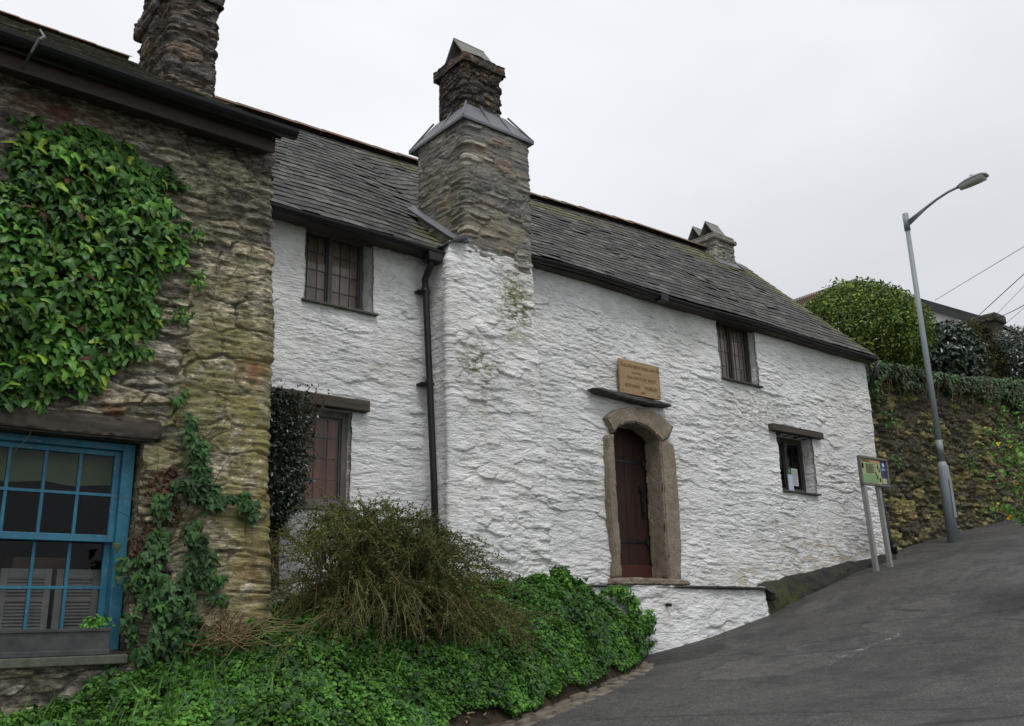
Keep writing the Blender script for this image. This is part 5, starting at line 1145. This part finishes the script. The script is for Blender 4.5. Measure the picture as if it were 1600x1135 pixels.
# lamp post
lp = empty('street_lamp', (18.0, 8.44, 1.2), 'grey galvanised steel street lamp with a curved arm in front of the mossy wall', 'street lamp')
zb0 = float(zroad(np.array(18.0), np.array(8.44)))
m = MB(); m.tube([(18, 8.44, zb0-.1), (18, 8.44, zb0+1.45), (18, 8.44, zb0+1.55)], [.105, .105, .062], 16); m.build('base_tube', M_GALV, lp, True, bevel=0)
m = MB(); m.tube([(18, 8.44, zb0+1.5), (18, 8.44, 5.0), (18, 8.44, 8.0)], [.062, .056, .048], 14); m.tube([(18, 8.44, 2.95), (18, 8.44, 3.25)], [.066, .066], 14); m.build('column', M_GALV, lp, True)
m = MB(); m.box(17.95, 18.05, 8.325, 8.337, zb0+.45, zb0+1.2, bev=.004); m.build('inspection_door', M_GALV, lp)
m = MB(); m.tube([(18, 8.44, 7.72), (18, 8.44, 8.10)], [.062, .062], 14)
m.tube([(18, 8.40, 7.90), (18, 8.10, 8.03), (18, 7.75, 8.17), (18, 7.5, 8.24), (18, 7.35, 8.26), (18, 7.26, 8.27)], [.045, .034, .027, .026, .026, .026], 10)
m.tube([(18, 8.40, 7.84), (18, 8.02, 8.04)], [.03, .02], 8); m.build('arm', M_GALV, lp, True)
m = MB()
V = []; secs = [(7.32, .04, .03, .0), (7.25, .085, .065, .01), (7.10, .14, .08, .03), (6.90, .155, .085, .05), (6.76, .14, .075, .055), (6.70, .08, .04, .05)]
for (yy, hw, hh_, dz_) in secs:
    for j in range(10):
        a = pi*j/9; V.append((18+hw*cos(a), yy, 8.25+dz_+hh_*sin(a)))
F = [(i*10+j, i*10+(j+1) % 10, (i+1)*10+(j+1) % 10, (i+1)*10+j) for i in range(5) for j in range(10)]+[tuple(range(10)), tuple(50+j for j in range(10))]
m.add(V, F); m.tube([(18, 7.0, 8.33), (18, 7.0, 8.42)], .035, 10); hd = m.build('lamp_head', M_GALVL, lp, True)
m = MB(); V = []
for (yy, hw, hh_, dz_) in secs[1:5]:
    for j in range(9):
        a = pi+pi*j/8; V.append((18+hw*.9*cos(a), yy, 8.25+dz_+hh_*1.25*sin(a)))
m.add(V, [(i*9+j, i*9+j+1, (i+1)*9+j+1, (i+1)*9+j) for i in range(3) for j in range(8)]+[tuple(range(9)), tuple(27+j for j in range(9))])
g = G('lamp_bowl', .15, .6); g.set('Base Color', (.45, .47, .47)); m.build('lens', g.m, hd, True)

# information board
ib = empty('information_board', (14.6, 8.1, .75), 'framed information board on two pale posts beside the white wall corner', 'sign')
ang = radians(-2)
def tilt(mx=None): return Matrix.Translation((14.72, 8.08, 2.31)) @ Matrix.Rotation(ang, 4, 'Z')
T = tilt()
z1_ = float(zroad(np.array(14.45), np.array(8.1))); 
m = MB(); m.add([(x, y, z) for (x, y, z) in [(14.42, 8.07, z1_-.1), (14.49, 8.07, z1_-.1), (14.49, 8.14, z1_-.1), (14.42, 8.14, z1_-.1), (14.34, 8.07, 2.10), (14.41, 8.07, 2.10), (14.41, 8.14, 2.10), (14.34, 8.14, 2.10)]], [(0, 3, 2, 1), (4, 5, 6, 7), (0, 1, 5, 4), (1, 2, 6, 5), (2, 3, 7, 6), (3, 0, 4, 7)]); m.build('post', M_POST, ib)
z2_ = float(zroad(np.array(14.9), np.array(8.2)))
m = MB(); m.add([(x, y, z) for (x, y, z) in [(14.88, 8.07, z2_-.1), (14.95, 8.07, z2_-.1), (14.95, 8.14, z2_-.1), (14.88, 8.14, z2_-.1), (14.80, 8.07, 2.10), (14.87, 8.07, 2.10), (14.87, 8.14, 2.10), (14.80, 8.14, 2.10)]], [(0, 3, 2, 1), (4, 5, 6, 7), (0, 1, 5, 4), (1, 2, 6, 5), (2, 3, 7, 6), (3, 0, 4, 7)]); m.build('post', M_POST, ib)
W2, H2 = .42, .245
m = MB(); m.box(-W2, W2, -.03, .03, H2-.04, H2, T, .006); m.box(-W2, W2, -.03, .03, -H2, -H2+.04, T, .006); m.box(-W2, -W2+.04, -.029, .029, -H2+.04, H2-.04, T, .006); m.box(W2-.04, W2, -.029, .029, -H2+.04, H2-.04, T, .006); m.box(-W2+.04, W2-.04, .0, .028, -H2+.04, H2-.04, T)
m.build('frame', plain('grey_wood_frame', (.17, .16, .145), (.12, .11, .10), 9, .8, .2, .3, 40), ib)
def flatc(nm, c): g = G(nm, .45, .35); g.set('Base Color', g.mix(g.ramp(g.noise(9, 3, .6), [(.3, 0.), (.7, 1.)]), c, tuple(q*.85 for q in c))); return g.m
m = MB(); m.box(-.375, .21, -.006, -.001, -.20, .20, T); pn = m.build('panel', flatc('panel_green', (.34, .40, .17)), ib)
m = MB(); m.box(-.36, .19, -.0095, -.0065, .145, .19, T); m.build('panel_header', flatc('panel_orange', (.50, .30, .11)), ib)
m = MB(); m.box(-.35, .10, -.0085, -.0065, -.19, -.06, T); m.build('panel_map', flatc('panel_midgreen', (.18, .33, .14)), ib)
m = MB(); m.box(.215, .375, -.006, -.001, -.20, .20, T); m.build('panel_side', flatc('panel_navy', (.02, .03, .12)), ib)
m = MB(); m.box(.225, .365, -.009, -.0065, -.19, -.10, T); m.build('panel_inset', flatc('panel_buff', (.40, .42, .25)), ib)
m = MB()
for k in range(11): m.box(-.24, .05-.04*((k*5) % 3), -.0095, -.0065, .115-k*.015, .121-k*.015, T)
for k in range(3): m.box(-.34, -.14+.03*k, -.012, -.0098, .178-k*.012, .184-k*.012, T)
m.build('text_lines', M_DKFAS, ib)
m = MB()
for (cx, cz, s) in ((.12, .09, .035), (.16, .03, .03), (.05, -.03, .03), (.09, -.09, .035), (.16, -.13, .035)): m.box(cx-s*.5, cx+s*.5, -.012, -.0088, cz-s, cz+s*.3, T, .0014); m.box(cx-s*.3, cx+s*.3, -.0125, -.0092, cz+s*.3, cz+s, T, .0014)
m.box(-.355, -.30, -.0095, -.0065, .04, .12, T); m.build('silhouettes', M_DARK, ib)
m = MB(); m.tube([tuple(T @ Vector((.295, -.0125, .13))), tuple(T @ Vector((.295, -.0065, .13)))], .038, 14); m.box(.24, .35, -.010, -.0065, .055, .07, T); m.box(.25, .34, -.010, -.0065, .035, .044, T); m.build('emblem', flatc('emblem_white', (.45, .50, .62)), ib)

# drain grate
dn = empty('drain_grate', (4.75, 6.05, -.8), 'iron drain grating with slanting bars in the roadside channel', 'drain')
m = MB(); z_ = float(zroad(np.array(4.7), np.array(6.05)))+.03; A = Matrix.Translation((4.62, 6.08, z_)) @ Matrix.Rotation(radians(18), 4, 'Z')
m.box(-.32, .32, -.17, -.14, -.02, .012, A); m.box(-.32, .32, .14, .17, -.02, .012, A); m.box(-.34, -.31, -.17, .17, -.02, .013, A); m.box(.31, .34, -.17, .17, -.02, .013, A); m.build('frame', plain('rusty_iron', (.09, .07, .05), (.14, .11, .08), 9, .7, .3, .3, 40), dn)
m = MB()
for k in range(13): B_ = A @ Matrix.Translation((-.28+k*.046, 0, 0)) @ Matrix.Rotation(radians(-28), 4, 'Z'); m.box(-.009, .009, -.155, .155, -.02, .008, B_)
m.build('bars', plain('worn_iron', (.12, .10, .08), (.17, .145, .11), 9, .7, .3, .2, 40), dn)

# shrub over the verge at the right edge
fs = empty('flowering_shrub', (12.1, 4.3, .3), 'bright green shrub with yellow flowers leaning in over the lane at the right', 'shrub')
P = []; L = []; FL = []; rr = random.Random(12)
for k in range(54):
    a = rr.uniform(0, 6.28); l = rr.uniform(.25, .75); z_ = rr.uniform(.8, 2.55); b = Vector((12.5, 3.88, .2)); c_ = Vector((12.15+cos(a)*l*.5, 4.28+sin(a)*l*.5, z_*.8)); e_ = Vector((12.1+cos(a)*l, 4.52+sin(a)*l, z_+.05*rr.random()))
    L.append([b, c_, e_])
    for t in np.linspace(.45, 1, 14):
        q = c_.lerp(e_, (t-.45)/.55); 
        for _ in range(3): P.append((q.x+rr.gauss(0, .05), q.y+rr.gauss(0, .05), q.z+rr.gauss(0, .04)))
    if rr.random() < .6: FL.append((e_.x+rr.gauss(0, .05), e_.y+rr.gauss(0, .05), e_.z+rr.gauss(0, .05)))
stems('stem', L, .012, M_TWIG, fs); P = np.array(P); leafmesh('leaves', P, RNG.normal(0, .6, (len(P), 3))+np.array([-.4, .3, .7]), RNG.uniform(.05, .10, len(P)), M_BRIGHT, 'oval', .2, .4, fs, seed=16)
FP = np.repeat(np.array(FL), 5, 0); leafmesh('flowers', FP, RNG.normal(0, .5, (len(FP), 3))+np.array([-.6, .3, .5]), np.full(len(FP), .035), M_FLOW, 'round', 0, .4, fs, seed=17)

# white gabled house above
gh = empty('white_gabled_house', (30, 14, 6.5), 'white rendered house with dark grey barge boards behind the clipped bush', 'house')
m = MB(); Yp, Zp = 16.1, 11.5
prof = [(12.0, 5.2), (12.0, 8.95), (Yp, Zp), (21.0, 8.8), (21.0, 5.2)]
V = [(30, y, z) for y, z in prof]+[(42, y, z) for y, z in prof]
m.add(V, [(0, 1, 2, 3, 4), (9, 8, 7, 6, 5), (0, 5, 6, 1), (3, 8, 9, 4)]); m.build('wall', M_RENDER, gh)
m = MB(); s = (Zp-9.05)/(Yp-12.08)
def slab(m, y0, z0, y1, z1, x0, x1, th): m.add([(x0, y0, z0), (x0, y1, z1), (x0, y1, z1-th), (x0, y0, z0-th), (x1, y0, z0), (x1, y1, z1), (x1, y1, z1-th), (x1, y0, z0-th)], [(0, 1, 2, 3), (7, 6, 5, 4), (0, 4, 5, 1), (3, 2, 6, 7), (0, 3, 7, 4), (1, 5, 6, 2)])
slab(m, 11.9, 9.06, Yp, Zp+.12, 29.85, 42.2, .10); slab(m, 21.2, 8.8, Yp, Zp+.12, 29.85, 42.2, .10); m.build('roof', M_DKFAS, gh)
m = MB(); slab(m, 11.9, 8.955, Yp, Zp+.015, 29.80, 29.98, .24); slab(m, 21.2, 8.70, Yp, Zp+.015, 29.80, 29.98, .24); m.build('barge_board', M_DKFAS, gh)
shell('corner_pier', [(29.7, 12.25), (29.7, 11.62), (30.3, 11.62), (30.3, 12.25)], 5.0, 9.0, lambda u, v: rubble(u, v, 171, .3, .12, .04, .02, .01, .02, .8, 1), M_SHAFT, gh, .04, .03, closed=True, rc=.06)
m = MB(); m.box(29.6, 30.4, 11.5, 12.45, 8.82, 9.10, bev=.06); m.build('pier_cap', M_SHAFT, gh)
# brown tiled roof peeping out behind
th_ = empty('brown_roofed_house', (33, 22, 8), 'distant house of which only a brown ribbed tile roof shows left of the clipped bush', 'house')
m = MB(); m.add([(31.2, 22.2, 11.9), (34.6, 15.6, 13.35), (38.6, 19.5, 13.35), (35.2, 26.2, 11.9)], [(0, 1, 2, 3)])
Pa, Pb, Pc, Pd = (Vector(p) for p in ((31.2, 22.2, 11.55), (34.6, 15.6, 13.30), (36.0, 17.0, 11.2), (32.6, 23.6, 9.6)))
m = MB(); k = 26
for i in range(k):
    a, b = i/k, (i+1)/k; q = [Pa.lerp(Pd, a), Pb.lerp(Pc, a), Pb.lerp(Pc, b), Pa.lerp(Pd, b)]
m.box(0, 0, 0, 0, 0, 0) if False else None
e0 = (Pb-Pa); 
for i in range(k):
    # ribs run along the slope: each a shallow raised strip
    d = Vector((-.55, -.45, -1.0)).normalized(); u = Vector((.0, .0, .0))
base_q = [Vector((32.1, 20.4, 12.42)), Vector((33.3, 17.9, 12.95)), Vector((32.3, 17.2, 11.2)), Vector((31.1, 19.7, 10.6))]
for i in range(40):
    a, b = i/40, (i+.8)/40; p0, p1 = base_q[0].lerp(base_q[1], a), base_q[0].lerp(base_q[1], b); p3, p2 = base_q[3].lerp(base_q[2], a), base_q[3].lerp(base_q[2], b); up = Vector((-.05, -.03, .07))
    m.add([p0, p1, p2, p3, p0+up, p1+up, p2+up, p3+up], [(4, 5, 6, 7), (0, 4, 7, 3), (1, 2, 6, 5), (0, 1, 5, 4), (3, 7, 6, 2)])
m.add(base_q, [(0, 1, 2, 3)]); m.build('roof', M_TILEB, th_)
m = MB(); m.add([(p.x+.4, p.y+.4, z) for p in (base_q[3], base_q[2]) for z in (6, p.z-.1)]+[(p.x+5, p.y+4, z) for p in (base_q[3], base_q[2]) for z in (6, p.z-.1)], [(0, 2, 3, 1), (4, 5, 7, 6), (0, 1, 5, 4), (2, 6, 7, 3)]); m.build('wall', M_RENDER, th_)

# overhead wires
def wire(a, b, sag, rad=.012, lab=''):
    a, b = np.array(a), np.array(b); pts = [tuple(a+(b-a)*t-np.array([0, 0, 4*sag*t*(1-t)])) for t in np.linspace(0, 1, 24)]
    m = MB(); m.tube(pts, rad, 5); o = m.build('overhead_wire', M_GUT, None, True, base=tuple(a)); tag(o, lab, 'wire', 'overhead wires at the right'); return o
for a_, b_, sg, rd, lb in (((28.9, 13.0, 9.75), (21.4, 6.60, 8.15), .0, .008, 'topmost thin overhead wire rising to the right above the white gable'),
                          ((29.9, 12.15, 9.18), (22.3, 7.20, 7.98), .0, .012, 'thick straight overhead wire leaving the dark barge board'),
                          ((30.0, 11.75, 9.02), (22.0, 7.20, 7.62), .0, .006, 'thin overhead wire from the dark corner pier, between the two thick ones'),
                          ((30.1, 11.75, 9.02), (22.0, 7.30, 7.42), .12, .012, 'sagging thick overhead wire from the dark corner pier'),
                          ((30.2, 11.80, 8.60), (22.6, 7.40, 7.28), .0, .006, 'lowest thin overhead wire, below the sagging one')):
    a_, b_ = np.array(a_), np.array(b_); wire(a_, a_+(b_-a_)*2.6, sg*4, rd, lb)
bpy.context.view_layer.update()
